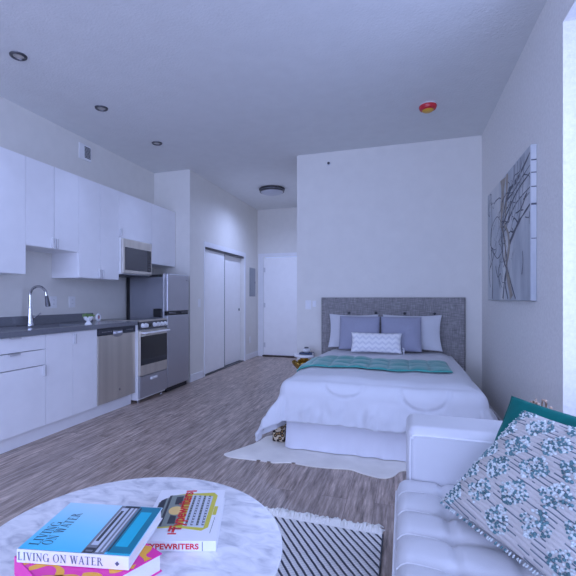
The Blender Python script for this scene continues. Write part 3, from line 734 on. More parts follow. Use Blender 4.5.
# ------------------------------------------------------------------ bed
BX0, BX1, BY0, BY1, BZ = -.885, .50, 3.10, 5.09, .575
bed = thing('bed', 'bed with a tall grey tufted headboard against the back wall', 'bed', ((BX0 + BX1) / 2, 4.1, 0))
HX0, HX1, HZ0, HZ1, HY = -.947, .647, .10, 1.178, 5.098
btn = [(-.612, .995), (-.302, .997), (.014, .995), (.330, .995), (-.612, .72), (-.302, .72), (.014, .72), (.330, .72)]
def hb_fn(u, v):
    x = HX0 + (HX1 - HX0) * u; z = HZ0 + (HZ1 - HZ0) * v
    e = min(x - HX0, HX1 - x, HZ1 - z) ; r = .035
    y = HY + (r - math.sqrt(max(0, r * r - (r - min(e, r)) ** 2)))
    for bx_, bz_ in btn:
        d2 = (x - bx_) ** 2 + (z - bz_) ** 2
        y += .016 * math.exp(-d2 / .0009) + .006 * math.exp(-d2 / .008)
    return V((x, y, z))
b = BM(); g_ = grid(b, 110, 76, hb_fn)
box(b, HX0, HX1, HY + .035, YB - .016, HZ0, HZ1, .004, 1)
hb_ = obj('headboard', b, TWEED, bed)
for bx_, bz_ in btn:
    obj('button', lathe(BM(), [(.016, .014), (.014, .006), (.006, .002), (.0005, .001)], (bx_, HY, bz_), 14, 'Y'), mat_btn if False else DGREY, hb_)
for x in (HX0 + .06, HX1 - .12): obj('leg', box(BM(), x, x + .06, HY + .02, HY + .06, 0, HZ0 + .02), WOODD, bed, smooth=False)
obj('box_spring', box(BM(), BX0 + .04, BX1 - .05, 3.19, 5.08, .10, .32, .03, 3), LINENB, bed)
obj('mattress', box(BM(), BX0 + .05, BX1 - .06, 3.19, 5.085, .321, .505, .05, 4), LINEN, bed)
for x in (BX0 + .1, BX1 - .1):
    for y in (3.35, 4.9): obj('leg', box(BM(), x - .03, x + .03, y - .03, y + .03, .0105 if y < 4 else 0, .11), WOODD, bed, smooth=False)
# skirt: pleated cloth around three sides
def skirt_path():
    P = []; x0, x1, y0 = BX0 + .035, BX1 - .045, 3.185
    for i in range(40): P.append((V((x0, 5.05 - (5.05 - y0) * i / 39, 0)), V((-1, 0, 0))))
    for i in range(1, 60): P.append((V((x0 + (x1 - x0) * i / 60, y0, 0)), V((0, -1, 0))))
    for i in range(40): P.append((V((x1, y0 + (5.05 - y0) * i / 39, 0)), V((1, 0, 0))))
    return P
SP = skirt_path()
b = BM()
def sk_fn(u, v):
    i = u * (len(SP) - 1); p, n = SP[int(round(i))]
    s = u * 5.0
    w = .5 * math.sin(s * 17 + 2 * math.sin(s * 5)) + .5 * noise.noise(V((s * 9, v * 2, 3)))
    out = .004 + v * (.016 * w + .018)
    return V((p.x, p.y, 0)) + n * out + V((0, 0, .335 - .320 * v))
grid(b, len(SP), 12, sk_fn)
obj('bed_skirt', b, LINENB, bed)

# comforter: cloth laid over the mattress, hanging on three sides and flaring at the corners
cw0, cw1, cl0 = BX0 + .05, BX1 - .03, BY0 + .05
LH_L, LH_R, LF = .44, .42, .36           # hanging lengths left, right, foot
def comf_fn(u, v):
    tot = LH_L + (cw1 - cw0) + LH_R
    a = -LH_L + tot * u; bb = -LF + (LF + 1.88) * v
    w = cw1 - cw0
    ex = -a if a < 0 else (a - w if a > w else 0.0); sx = -1 if a < 0 else 1
    ey = -bb if bb < 0 else 0.0
    x = cw0 + min(max(a, 0), w); y = cl0 + max(bb, 0)
    d = math.hypot(ex, ey)
    kc_ = min(ex, ey) / (max(ex, ey) + 1e-6); d *= 1 - .03 * kc_
    puff = .016 * (noise.noise(V((a * 2.6, bb * 2.6, 1.7))) + .6 * noise.noise(V((a * 6, bb * 6, 4))))
    if d < 1e-6:
        dist = min(a, w - a, bb + .0)          # distance inside edge
        z = BZ + puff - .028 * max(0, 1 - max(dist, 0) / .10) ** 2
        if bb > 1.5: z += -.004 * noise.noise(V((a * 9, bb * 9, 2)))
        return V((x, y, z))
    hy_ = math.hypot(ex, ey); nx, ny = sx * ex / hy_, -ey / hy_
    corner = min(ex, ey) / (max(ex, ey) + 1e-6)
    R = .11
    th = min(d / R, PI / 2); drop = R * (1 - math.cos(th)); out = R * math.sin(th) * .62
    rem = max(0, d - R * PI / 2)
    fl = .13 + .10 * corner
    if ex and sx < 0: fl = .06 + .52 * corner + .07 * min(1, ey / .2)
    if ex and sx > 0: fl = .46 + .06 * corner
    drop += rem * math.sqrt(1 - fl * fl); out += rem * fl
    fold = (ex if ey < 1e-6 else a) if ex and not ey else a
    s_ = a if ey > ex else bb
    amp = .022 * min(1, rem / .26)
    rip = math.sin(s_ * 21 + 3.2 * noise.noise(V((s_ * 3, 0, 9)))) * .5 + 1.0 * noise.noise(V((s_ * 11, d * 2.2, 5.5)))
    out += amp * rip
    cr = 1 - 2 * abs(noise.noise(V((s_ * 8 + d * 3, d * 2.5, 7.7)))) ** .6; out += (.020 * cr + .014 * noise.noise(V((a * 26, bb * 10, 7)))) * min(1, rem / .08)
    z = BZ - .028 - drop + puff * .6
    p = V((x + nx * out, y + ny * out, z))
    if ey and a > -.02 and a < w + .02:            # quilting seams stitched as rounded scallops
        for ca, hw, zb in ((.425, .150, .455), (.97, .165, .40)):
            zz = p.z; top = BZ + .03
            r2 = ((a - ca) / hw) ** 2; q = (top - zz) / (top - zb)
            f_ = (r2 ** 1.25 + max(0, q) ** 2.5) ** .5 - 1
            p.y += .018 * math.exp(-(f_ / .055) ** 2)
            if f_ < 0: p.y -= .006
    if ey == 0 and ex == 0: pass
    if p.z < .10: p.z = .10 + .02 * noise.noise(V((a * 5, bb * 5, 0)))
    return p
b = BM(); grid(b, 150, 170, comf_fn)
cf = obj('comforter', b, LINEN, origin=((BX0 + BX1) / 2, 4.0, .3), angle=180)
face_up(cf); md_ = cf.modifiers.new('thickness', 'SOLIDIFY'); md_.thickness = .020; md_.offset = -1
tag(cf, 'puffy white quilted comforter spread over the bed and hanging down its foot', 'comforter')

# teal runner across the bed
RY0_, RY1_ = 3.60, 4.22
def run_pt(u, v, lift=0.0):
    a = -.09 + (1.29) * u; bb = (RY0_ - cl0) + (RY1_ - RY0_) * v
    x = cw0 + a
    # follow the comforter surface
    tot = LH_L + (cw1 - cw0) + LH_R
    p = comf_fn((a + LH_L) / tot, (bb + LF) / (LF + 1.88))
    q = math.cos(u * PI * 8) ; w = abs(math.sin(u * PI * 8)) ** .5 * abs(math.sin(v * PI * 3)) ** .5
    return p + V((0, 0, .018 + .020 * w + lift))
b = BM(); grid(b, 129, 49, run_pt)
rn = obj('bed_runner', b, TEAL, origin=(-.25, 3.9, .6), angle=180)
face_up(rn); rm = rn.modifiers.new('thickness', 'SOLIDIFY'); rm.thickness = .008; rm.offset = -1
tag(rn, 'teal quilted satin runner laid across the white comforter', 'bed runner')

# pillows
def pillow_bm(O, ex, ey, t, pinch=.06, n=28, flange=0.0, seed=0, power=2.6, sag=.0):
    """cushion with lower-left corner O, edge vectors ex and ey, thickness t"""
    ex = V(ex); ey = V(ey); nz = ex.cross(ey).normalized(); bm = BM()
    lx, ly = ex.length, ey.length
    def side(sgn):
        def fn(u, v):
            a = 2 * u - 1; c_ = 2 * v - 1
            # edges bow inwards between the corners
            pu = a * (1 - pinch * (1 - c_ * c_)); pv = c_ * (1 - pinch * (1 - a * a))
            fa, fc = min(1, abs(a) * (1 + flange * 2)), min(1, abs(c_) * (1 + flange * 2))
            if flange: 
                fa = min(1, abs(a) / (1 - flange)); fc = min(1, abs(c_) / (1 - flange))
            th = max(0, (1 - fa ** power) * (1 - fc ** power)) ** .62
            w = .10 * noise.noise(V((a * 2 + seed, c_ * 2, seed * 1.7))) + .05 * noise.noise(V((a * 6 + seed, c_ * 6, seed)))
            th = th * (1 + 1.3 * w)
            p = V(O) + ex * (.5 + pu / 2) + ey * (.5 + pv / 2)
            e = .003 * noise.noise(V((a * 3 + seed, c_ * 3, 8)))
            return p + nz * (sgn * (t / 2 * th + .0025) + e - sag * (1 - a * a) * .0)
        return fn
    g1 = grid(bm, n, n, side(1)); g2 = grid(bm, n, n, side(-1))
    def rim(g): return [g[i][0] for i in range(n)] + [g[n - 1][j] for j in range(1, n)] + [g[i][n - 1] for i in range(n - 2, -1, -1)] + [g[0][j] for j in range(n - 2, 0, -1)]
    r1, r2 = rim(g1), rim(g2)
    for i in range(len(r1)):
        bm.faces.new((r1[i], r1[(i + 1) % len(r1)], r2[(i + 1) % len(r1)], r2[i]))
    return bm
def pillow(name, label, cat, m, x0, x1, ybot, ytop, z0, z1, t, group=None, **kw):
    bm = pillow_bm((x0, ybot, z0), (x1 - x0, 0, 0), (0, ytop - ybot, z1 - z0), t, **kw)
    o = obj(name, bm, m, origin=((x0 + x1) / 2, ybot, z0), angle=180)
    return tag(o, label, cat, group)
pillow('pillow', 'white flanged bed pillow at the headboard, left one, half hidden by a grey pillow', 'pillow', LINEN, -.835, -.27, 4.935, 5.035, .596, .985, .11, 'white bed pillows', flange=.09, seed=1, pinch=.085)
pillow('pillow', 'white flanged bed pillow at the headboard, right one, sticking out past the grey pillow', 'pillow', LINEN, -.225, .400, 4.935, 5.035, .596, .985, .11, 'white bed pillows', flange=.09, seed=5, pinch=.085)
pillow('pillow', 'plain grey square pillow, left of the two grey ones', 'pillow', GREYPIL, -.69, -.247, 4.785, 4.900, .598, .965, .115, 'grey pillows', seed=9, pinch=.02)
pillow('pillow', 'plain grey square pillow, right of the two grey ones', 'pillow', GREYPIL, -.237, .185, 4.785, 4.900, .598, .965, .115, 'grey pillows', seed=13, pinch=.02)
lp = pillow('lumbar_pillow', 'small oblong white pillow with a chevron weave in front of the grey pillows', 'pillow', CHEV, -.535, -.015, 4.60, 4.675, .598, .800, .11, seed=17, pinch=.05)
b = BM()
for x, z in ((-.012, .655), (-.012, .625)):
    tube(b, [(x, 4.62, z), (x + .014, 4.615, z - .004), (x + .018, 4.61, z - .035)], [.004, .008, .006], 8)
obj('tassel', b, LINEN, lp)

# cowhide rug
hide = [(-1.268, 2.905), (-1.20, 2.868), (-1.06, 2.870), (-.957, 2.872), (-.87, 2.868), (-.763, 2.905), (-.62, 2.890), (-.476, 2.900), (-.345, 2.922), (-.27, 2.885), (-.195, 2.858), (-.12, 2.850), (-.060, 2.905), (-.01, 3.01), (.10, 3.03), (.26, 2.98), (.40, 3.08), (.46, 3.5), (.40, 4.0), (.2, 4.3), (-.3, 4.35), (-.8, 4.2), (-1.02, 3.85), (-1.00, 3.5), (-1.09, 3.40), (-1.12, 3.24), (-1.19, 3.08), (-1.25, 2.96)]
def closed_spline(pts, n=6):
    N_ = len(pts); out = []
    for i in range(N_):
        p0, p1, p2, p3 = [V((*pts[(i + k) % N_], 0)) for k in (-1, 0, 1, 2)]
        for k in range(n):
            t = k / n; out.append(0.5 * ((2 * p1) + (p2 - p0) * t + (2 * p0 - 5 * p1 + 4 * p2 - p3) * t * t + (3 * p1 - p0 - 3 * p2 + p3) * t ** 3))
    return out
b = BM(); hp = closed_spline(hide); cxy = sum(hp, V()) / len(hp)
outer = [b.verts.new((p.x, p.y, .001)) for p in hp]; top_ = [b.verts.new((p.x, p.y, .006)) for p in hp]; inn = [b.verts.new((p.x + (cxy.x - p.x) * .03, p.y + (cxy.y - p.y) * .03, .010)) for p in hp]
for A_, B_ in ((outer, top_), (top_, inn)):
    for i in range(len(hp)): b.faces.new((A_[i], A_[(i + 1) % len(hp)], B_[(i + 1) % len(hp)], B_[i]))
b.faces.new(inn); b.faces.new(outer)
hr = obj('cowhide_rug', b, HIDE, origin=(-.4, 3.4, 0), angle=60); tag(hr, 'pale cream cowhide rug on the floor under the foot of the bed', 'rug')
for x, y in ((-.985, 2.868), (-.905, 2.866), (-.735, 2.902)):
    b = BM(); lathe(b, [(.0005, 0), (.016, 0), (.016, .004), (.0005, .005)], (x, y + .008, .004), 10); obj('dark_spot', b, HIDED, hr)

# patterned storage box pushed under the side of the bed
t = thing('storage_box', 'leopard print box peeping out beneath the left corner of the comforter', 'box', (-.92, 3.42, .011))
obj('body', box(BM(), -1.005, -.902, 3.27, 3.62, .012, .115, .012, 3), LEOP, t)
obj('lid', box(BM(), -1.009, -.900, 3.265, 3.625, .116, .13, .006, 3), LEOP, t)

# nightstand with gold leaf base
NX, NY, NZ = -1.105, 4.88, .512
t = thing('nightstand', 'round white nightstand with a gold leaf-shaped base beside the headboard', 'nightstand', (NX, NY, 0))
obj('top', lathe(BM(), [(.0005, NZ - .03), (.115, NZ - .03), (.122, NZ - .022), (.122, NZ - .006), (.117, NZ), (.0005, NZ)], (NX, NY, 0), 40), CERAM, t)
obj('stem', lathe(BM(), [(.12, 0), (.12, .012), (.03, .03), (.025, .3), (.05, NZ - .03)], (NX, NY, 0), 28), GOLD, t)
b = BM()
for k in range(9):
    a = 2 * PI * k / 9; c_, s_ = math.cos(a), math.sin(a)
    def lf(u, v, c_=c_, s_=s_):
        wv = (v - .5) * .10 * math.sin(PI * min(1, u * .95 + .05)); r = .04 + .105 * math.sin(u * 1.9) ; z = .30 + .17 * u - .05 * u ** 4 + .012 * abs(v - .5) * 2
        return V((NX + c_ * r - s_ * wv, NY + s_ * r + c_ * wv, z))
    grid(b, 9, 5, lf)
lf_ = obj('gold_leaves', b, GOLD, t); lf_.modifiers.new('s', 'SOLIDIFY').thickness = .004
t = thing('book', 'thin dark blue book lying on the white nightstand', 'book', (-1.04, 4.86, NZ))
obj('cover', box(BM(), -1.155, -1.000, 4.83, 4.95, NZ + .001, NZ + .022, .002, 1), INK, t)
obj('pages', box(BM(), -1.152, -.997, 4.833, 4.947, NZ + .004, NZ + .019), PAPER, t, smooth=False)
t = thing('small_dish', 'small white lidded dish with a dark knob on the blue book', 'dish', (-1.06, 4.86, NZ + .022))
obj('bowl', lathe(BM(), [(.0005, 0), (.028, 0), (.045, .018), (.050, .036), (.046, .038), (.02, .046), (.0005, .048)], (-1.080, 4.89, NZ + .0225), 28), CERAM, t)
obj('knob', lathe(BM(), [(.012, .047), (.026, .052), (.026, .060), (.0005, .063)], (-1.080, 4.89, NZ + .0225), 20), DGREY, t)

# ------------------------------------------------------------------ sofa
SXF, SXB, SYN, SYF, SZ = -.025, .795, .18, 2.055, .435
sf = thing('sofa', 'white leather tufted sofa along the right wall', 'sofa', (.38, 1.1, 0))
cols = [-.025, .14, .305, .47, .66]; rows = [1.716 - .1555 * k for k in range(-1, 11)]
def seat_fn(u, v):
    x = SXF + (.665 - SXF) * u; y = .22 + (1.812 - .22) * v
    # valleys along the seams between the tufted panels
    def near(q, arr): return min(abs(q - c_) for c_ in arr)
    dr_ = near(y, rows); dc = near(x, [.14, .305, .47])
    gr = math.exp(-(dr_ / .020) ** 2) ; gc = math.exp(-(dc / .012) ** 2)
    pan = (min(1, dr_ / .078)) 
    z = SZ + .012 * (1 - (1 - pan) ** 2) - .010 * gr * (.35 + .65 * math.exp(-(dc / .07) ** 2)) - .012 * gc - .022 * gr * math.exp(-(dc / .025) ** 2)
    e = x - SXF; r = .05
    if e < r: z -= r - math.sqrt(max(0, r * r - (r - e) ** 2))
    e2 = 1.812 - y
    if e2 < .03: z -= .012 * (1 - e2 / .03) ** 2
    z += .002 * noise.noise(V((x * 12, y * 12, 0)))
    return V((x, y, z))
b = BM(); g1 = grid(b, 70, 150, seat_fn)
# close the front and ends of the cushion
def skirt_edge(vs, z):
    low = [b.verts.new((v.co.x, v.co.y, z)) for v in vs]
    for i in range(len(vs) - 1): b.faces.new((vs[i], vs[i + 1], low[i + 1], low[i]))
skirt_edge(g1[0], .30); skirt_edge([g1[i][-1] for i in range(70)], .30); skirt_edge([g1[i][0] for i in range(70)], .30)
seat = obj('seat_cushion', b, LEATH, sf, angle=70)
b = BM(); tube(b, [(SXF - .001, y, .385) for y in (.24, 1.0, 1.805)], .005, 8)
for k, y in enumerate(rows[1:]):      # stitched welts that run in from the front edge
    if .25 < y < 1.80:
        tube(b, [(x, y + .012 * (x - .06) ** 2 / .0064 * .3, seat_fn((x - SXF) / (.665 - SXF), (y - .22) / (1.812 - .22)).z + .001) for x in (-.018, -.005, .01, .03, .05, .07, .09, .11, .135)], [.0022, .003, .0032, .003, .003, .003, .0026, .002, .001], 6)
obj('welting', b, PIPE, seat)
obj('frame', box(BM(), SXF + .012, SXB - .02, .22, 1.83, .12, .315, .02, 3), LEATH, sf)
AY0, AY1, AZ = 1.812, 2.055, .652
def arm(name, y0, y1):
    a = obj(name, box(BM(), .012, SXB - .01, y0, y1, .12, AZ, .035, 5), LEATH, sf)
    b = BM(); yy = y0 + .002 if y0 > 1 else y1 - .002; zz = AZ - .034; sgn = -1
    tube(b, spline([(.026, yy + sgn * .001, .18), (.026, yy + sgn * .001, zz - .05), (.036, yy + sgn * .001, zz - .012), (.065, yy + sgn * .001, zz), (.3, yy + sgn * .001, zz), (.77, yy + sgn * .001, zz)], 6), .0042, 8)
    obj('piping', b, PIPE, a)
arm('armrest', AY0, AY1); arm('armrest', -.02, .215)
obj('backrest', box(BM(), .672, SXB, .22, 1.808, .12, .66, .035, 4), LEATH, sf)
for x in (.06, .72):
    for y in (.05, 1.98): obj('leg', lathe(BM(), [(.015, 0), (.026, .121)], (x, y, 0), 16), CHROME, sf)

# cushions on the sofa
e1 = V((.519, -.855, 0)).normalized()
A_ = V((.128, 1.573, .472)); B_ = V((.399, 1.68, .780)); up_ = (B_ - A_)
kb = stripes_mat('knit_stripes', 0, 1, rgb(70, 84, 98), rgb(214, 210, 208))
O_ = A_ ; ex_ = e1 * .47; nz_ = ex_.cross(up_).normalized()
# knit cushion: woven stripes along its width, material driven by the cushion's own axes
def knit_mat():
    m, nt, b, N, L = nodes('knit_stripes_cushion')
    uv = N('UVMap'); uv.uv_map = 'weave'
    sx = N('SeparateXYZ'); L(uv.outputs['UV'], sx.inputs[0])
    n = N('TexNoise'); n.inputs['Scale'].default_value = 7; n.inputs['Detail'].default_value = 3; L(uv.outputs['UV'], n.inputs['Vector'])
    st = N('Math', operation='MULTIPLY_ADD'); st.inputs[1].default_value = 32; L(sx.outputs['Y'], st.inputs[0])
    nm = N('Math', operation='MULTIPLY'); nm.inputs[1].default_value = .5; L(n.outputs['Fac'], nm.inputs[0]); L(nm.outputs[0], st.inputs[2])
    fr = N('Math', operation='FRACT'); L(st.outputs[0], fr.inputs[0])
    fl = N('Math', operation='FLOOR'); L(st.outputs[0], fl.inputs[0])
    wn = N('TexWhiteNoise'); wn.noise_dimensions = '1D'; L(fl.outputs[0], wn.inputs['W'])
    # broken dark yarn lines
    n2 = N('TexNoise'); n2.inputs['Scale'].default_value = 1.0; n2.inputs['Detail'].default_value = 2
    cb = N('CombineXYZ'); mx = N('Math', operation='MULTIPLY'); mx.inputs[1].default_value = 5; L(sx.outputs['X'], mx.inputs[0]); L(mx.outputs[0], cb.inputs[0])
    my = N('Math', operation='MULTIPLY'); my.inputs[1].default_value = 37; L(wn.outputs['Value'], my.inputs[0]); L(my.outputs[0], cb.inputs[1]); L(cb.outputs[0], n2.inputs['Vector'])
    gt = N('Math', operation='GREATER_THAN'); gt.inputs[1].default_value = .50; L(n2.outputs['Fac'], gt.inputs[0])
    r = ramp(N, [(0.0, (0, 0, 0, 1)), (0.64, (0, 0, 0, 1)), (0.76, (1, 1, 1, 1)), (0.90, (1, 1, 1, 1)), (1.0, (0, 0, 0, 1))]); L(fr.outputs[0], r.inputs['Fac'])
    mm = N('Math', operation='MULTIPLY'); L(r.outputs['Color'], mm.inputs[0]); L(gt.outputs[0], mm.inputs[1])
    c_ = N('Mix', data_type='RGBA'); c_.inputs[6].default_value = rgb(204, 199, 196); c_.inputs[7].default_value = rgb(98, 110, 122); L(mm.outputs[0], c_.inputs[0])
    L(c_.outputs[2], b.inputs['Base Color']); b.inputs['Roughness'].default_value = .95
    hp = N('Math', operation='MULTIPLY'); hp.inputs[1].default_value = PI; L(fr.outputs[0], hp.inputs[0]); hs = N('Math', operation='SINE'); L(hp.outputs[0], hs.inputs[0])
    bp = N('Bump'); bp.inputs['Strength'].default_value = .7; bp.inputs['Distance'].default_value = .005; L(hs.outputs[0], bp.inputs['Height']); L(bp.outputs['Normal'], b.inputs['Normal'])
    return m
KNIT = knit_mat()
kt = thing('throw_pillow', 'large cream and teal knotted knit cushion in front of the teal one on the sofa', 'cushion', A_)
kbm = pillow_bm(A_, ex_, up_, .118, pinch=.03, n=44, seed=21, power=3.2)
ku = kbm.loops.layers.uv.new('weave'); uu = up_.normalized()
for f in kbm.faces:
    for lp_ in f.loops:
        q = lp_.vert.co - A_; yv = q.dot(uu); xv = q.dot(e1); sk_ = -.22
        lp_[ku].uv = ((xv) / .47, (yv + sk_ * xv * 0) / up_.length)
kc = obj('cushion', kbm, KNIT, kt, angle=180)
# raised knots gathered in diamond patches, in columns and rows over the face
def face_pt(u, v):
    a = 2 * u - 1; c_ = 2 * v - 1; pinch = .03
    pu = a * (1 - pinch * (1 - c_ * c_)); pv = c_ * (1 - pinch * (1 - a * a))
    th = max(0, (1 - abs(a) ** 3.2) * (1 - abs(c_) ** 3.2)) ** .62
    w = .10 * noise.noise(V((a * 2 + 21, c_ * 2, 21 * 1.7))) + .05 * noise.noise(V((a * 6 + 21, c_ * 6, 21)))
    return A_ + ex_ * (.5 + pu / 2) + up_ * (.5 + pv / 2) + nz_ * (.059 * th * (1 + 1.3 * w) + .0035)
b = BM(); rk = random.Random(3)
for ci in range(5):
    for ri in range(5):
        cu = .06 + ci * .22; cvv = .10 + ri * .22 + (.11 if ci % 2 else 0)
        if cvv > 1.02: continue
        for i in range(-6, 7):
            for j in range(-6, 7):
                if abs(i) + abs(j) > 7.2 or rk.random() < .22: continue
                u = cu + i * .0155 + rk.uniform(-.005, .005); v = cvv + j * .0155 + rk.uniform(-.005, .005)
                if not (.015 < u < .985 and .015 < v < .985): continue
                p = face_pt(u, v); mi = 1 if rk.random() < (.42 if (i + j) % 3 else .75) else 0
                r_ = bmesh.ops.create_icosphere(b, subdivisions=1, radius=rk.uniform(.0030, .0056), matrix=Matrix.Translation(p))
                for v_ in r_['verts']:
                    for f in v_.link_faces: f.material_index = mi
kn = obj('knots', b, [KNOT, KNOTW], kc, angle=180); kn['kind'] = 'stuff'
b = BM()
for k in range(44):     # short woven fringe along the two near edges
    for base_, dirv in ((A_ + ex_ * (k / 43), -uu), (A_ + up_ * (k / 43), -e1)):
        p = base_ + nz_ * rk.uniform(-.004, .004); tube(b, [p, p + dirv * .006, p + dirv * rk.uniform(.007, .012) + nz_ * rk.uniform(-.004, .004)], [.0022, .003, .002], 6, mi=rk.choice((0, 1, 1)))
fg = obj('edge_fringe', b, [KNOT, KNOTW], kc)
TO = V((.239, 1.712, .487)); TT = V((.407, 1.91, .782)); 
tb = pillow_bm(TO + nz_ * -.0, e1 * .50, TT - TO, .05, pinch=.05, n=30, seed=31, power=2.4)
tag(obj('throw_pillow', tb, TEALP, origin=TO, angle=180), 'plain teal cushion behind the knotted knit one on the sofa', 'cushion')

# vase with a dried sprig behind the sofa arm
vx, vy = .60, 2.27
t = thing('floor_vase', 'slim white floor vase with a dried brown sprig showing above the teal cushion', 'vase', (vx, vy, 0))
obj('vase', lathe(BM(), [(.0005, .001), (.05, .001), (.07, .10), (.065, .25), (.03, .42), (.022, .50), (.026, .54), (.021, .54), (.017, .50), (.02, .3), (.0005, .05)], (vx, vy, 0), 28), CERAM, t)
b = BM(); rt = random.Random(5); bd = BM()
for k in range(9):
    a = rt.uniform(0, 2 * PI); top = V((vx - .01 + .035 * math.cos(a), vy + .03 * math.sin(a), .635 + rt.uniform(0, .085)))
    tube(b, spline([(vx, vy, .30), (vx + rt.uniform(-.008, .008), vy, .52), top], 5), .0022, 5)
    for j in range(5):
        p = top + V((rt.uniform(-.016, .016), rt.uniform(-.016, .016), rt.uniform(-.05, .01)))
        bmesh.ops.create_icosphere(bd, subdivisions=1, radius=rt.uniform(.004, .009), matrix=Matrix.Translation(p)); tube(b, [top - V((0, 0, .05)), p], .0016, 5)
obj('twig', b, TWIG, t); obj('buds', bd, BUD, t)

# ------------------------------------------------------------------ striped rug
MX0, MX1, MY0_, MY1_ = -.86, -.098, .15, 2.165
ang = math.atan2(-.379, .272)                 # stripe direction
RUGM = stripes_mat('rug_stripes', -ang - PI / 2, 31, rgb(66, 68, 80), rgb(240, 239, 236), .36)
t = thing('striped_rug', 'flat woven rug with diagonal charcoal stripes under the marble table', 'rug', (-.48, 1.2, 0))
obj('weave', box(BM(), MX0, MX1, MY0_, MY1_, .001, .011, .003, 1), RUGM, t)
b = BM(); rf = random.Random(2)
for i in range(120):
    x = MX0 + .004 + (MX1 - MX0 - .010) * i / 119
    for q in range(2):
        ln = rf.uniform(.02, .075) * (.7 + .5 * noise.noise(V((x * 14, q, 2))) + .3); dx = rf.uniform(-.025, .025) * (1 if x < MX1 - .04 else .2); z = rf.uniform(.010, .034)
        tube(b, [(x, MY1_ - .012, .012), (x + dx * .4, MY1_ + ln * .35, z), (x + dx, MY1_ + ln * .75, z * .8), (x + dx * 1.8 + rf.uniform(-.012, .012), MY1_ + ln, .006)], [.0055, .007, .006, .0035], 6)
obj('fringe', b, RUGC, t)
b = BM(); box(b, MX1 - .001, MX1 + .006, MY0_, MY1_, .001, .013, .003, 1); obj('binding', b, PDARK, t)

# ------------------------------------------------------------------ coffee table
TX, TY, TR, TZ = -.757, 1.060, .443, .458
t = thing('coffee_table', 'round white marble coffee table in the foreground carrying three books', 'table', (TX, TY, 0))
obj('tabletop', lathe(BM(), [(.0005, TZ - .022), (TR - .02, TZ - .022), (TR - .003, TZ - .010), (TR, TZ - .006), (TR - .001, TZ - .002), (TR - .005, TZ), (.0005, TZ)], (TX, TY, 0), 96), MARBLE, t)
obj('pedestal', lathe(BM(), [(.24, .012), (.24, .020), (.20, .032), (.07, .06), (.035, .14), (.032, .26), (.06, .38), (.14, TZ - .023)], (TX, TY, 0), 40), CERAM, t)

# ------------------------------------------------------------------ books on the table
def book(name, label, O, a, b_, z0, z1, la, lb, covers, spine_m, parts=True):
    """O near-left corner on the ground plan, a along the spine, b_ into the depth"""
    a = V((*a, 0)).normalized(); b_ = V((*b_, 0)).normalized(); O = V((*O, 0))
    M = Matrix(((a.x, b_.x, 0, O.x), (a.y, b_.y, 0, O.y), (0, 0, 1, 0), (0, 0, 0, 1)))
    c = O + a * la / 2 + b_ * lb / 2
    t = thing(name, label, 'book', (c.x, c.y, z0), 'books on the coffee table')
    obj('pages', box(BM(), .004, la - .004, .003, lb - .004, z0 + .003, z1 - .003, M=M), PAPER, t, smooth=False)
    bm = BM(); box(bm, 0, la, 0, lb, z0, z0 + .003, .0008, 1, M=M); obj('back_cover', bm, spine_m if covers[1] is None else covers[1], t)
    bm = BM(); box(bm, 0, la, 0, lb, z1 - .003, z1, .0008, 1, M=M); fc_ = obj('front_cover', bm, covers[0], t)
    bm = BM(); box(bm, 0, la, -.002, .003, z0, z1, .001, 2, M=M); sp_ = obj('spine', bm, spine_m, t)
    def P(u, v, z=z1): return O + a * (u * la) + b_ * (v * lb) + V((0, 0, z))
    return t, fc_, sp_, a, b_, P
UP = V((0, 0, 1))
# teal-and-pink lower book
z0 = TZ + .001; z1 = .5065
a2, b2 = (.925, -.38), (.38, .925)
t, fcv, spn, a, bd_, P = book('book', 'thick magenta book with orange swirls under the blue book', (-.592 - .925 * .276 - .38 * .262, .967 + .38 * .276 - .925 * .262), a2, b2, z0, z1, .276, .256, (MAGENTA, None), MAGENTA)
bm = BM(); rb = random.Random(8)
def ribbon(bm, pts, w, P, mi=0, lift=.0004, closed=False):
    Q = spline([V((u, v, 0)) for u, v in pts], 10); vs = []
    for i, q in enumerate(Q):
        d = Q[min(i + 1, len(Q) - 1)] - Q[max(i - 1, 0)]; n_ = V((-d.y, d.x, 0)).normalized()
        ww = w * (.8 + .35 * math.sin(i * .33))
        ab = []
        for s in (-1, 1):
            e = q + n_ * ww * s; ab.append(bm.verts.new(P(min(.998, max(.002, e.x)), min(.998, max(.002, e.y))) + UP * lift))
        vs.append(ab)
    for (p, q), (r, s) in zip(vs, vs[1:]):
        f = bm.faces.new((p, q, s, r)); f.material_index = mi
ribbon(bm, [(.30, .01), (.36, .16), (.52, .20), (.66, .10), (.80, .02)], .034, P)
ribbon(bm, [(.50, .0), (.56, .10), (.70, .24), (.90, .22), (.99, .14)], .030, P)
ribbon(bm, [(.86, .50), (.92, .62), (.99, .70)], .05, P)
ribbon(bm, [(.80, .98), (.88, .86), (.99, .84)], .05, P)
ribbon(bm, [(.74, .30), (.86, .40), (.99, .36)], .035, P)
obj('orange_swirls', bm, ORANGE, fcv, smooth=False)
bm = BM()                                     # hand-brushed lettering near the spine
for pts in ([(.03, .0), (.06, .05), (.08, .12), (.10, .05), (.115, .0)], [(.05, .045), (.105, .05)], [(.13, .0), (.135, .07), (.15, .075), (.16, .06), (.165, .0)], [(.215, .10), (.21, .0)], [(.21, .06), (.185, .06), (.18, .02), (.205, .01)]):
    ribbon(bm, pts, .008, P, lift=.0008)
obj('brush_lettering', bm, ORANGE, fcv, smooth=False)
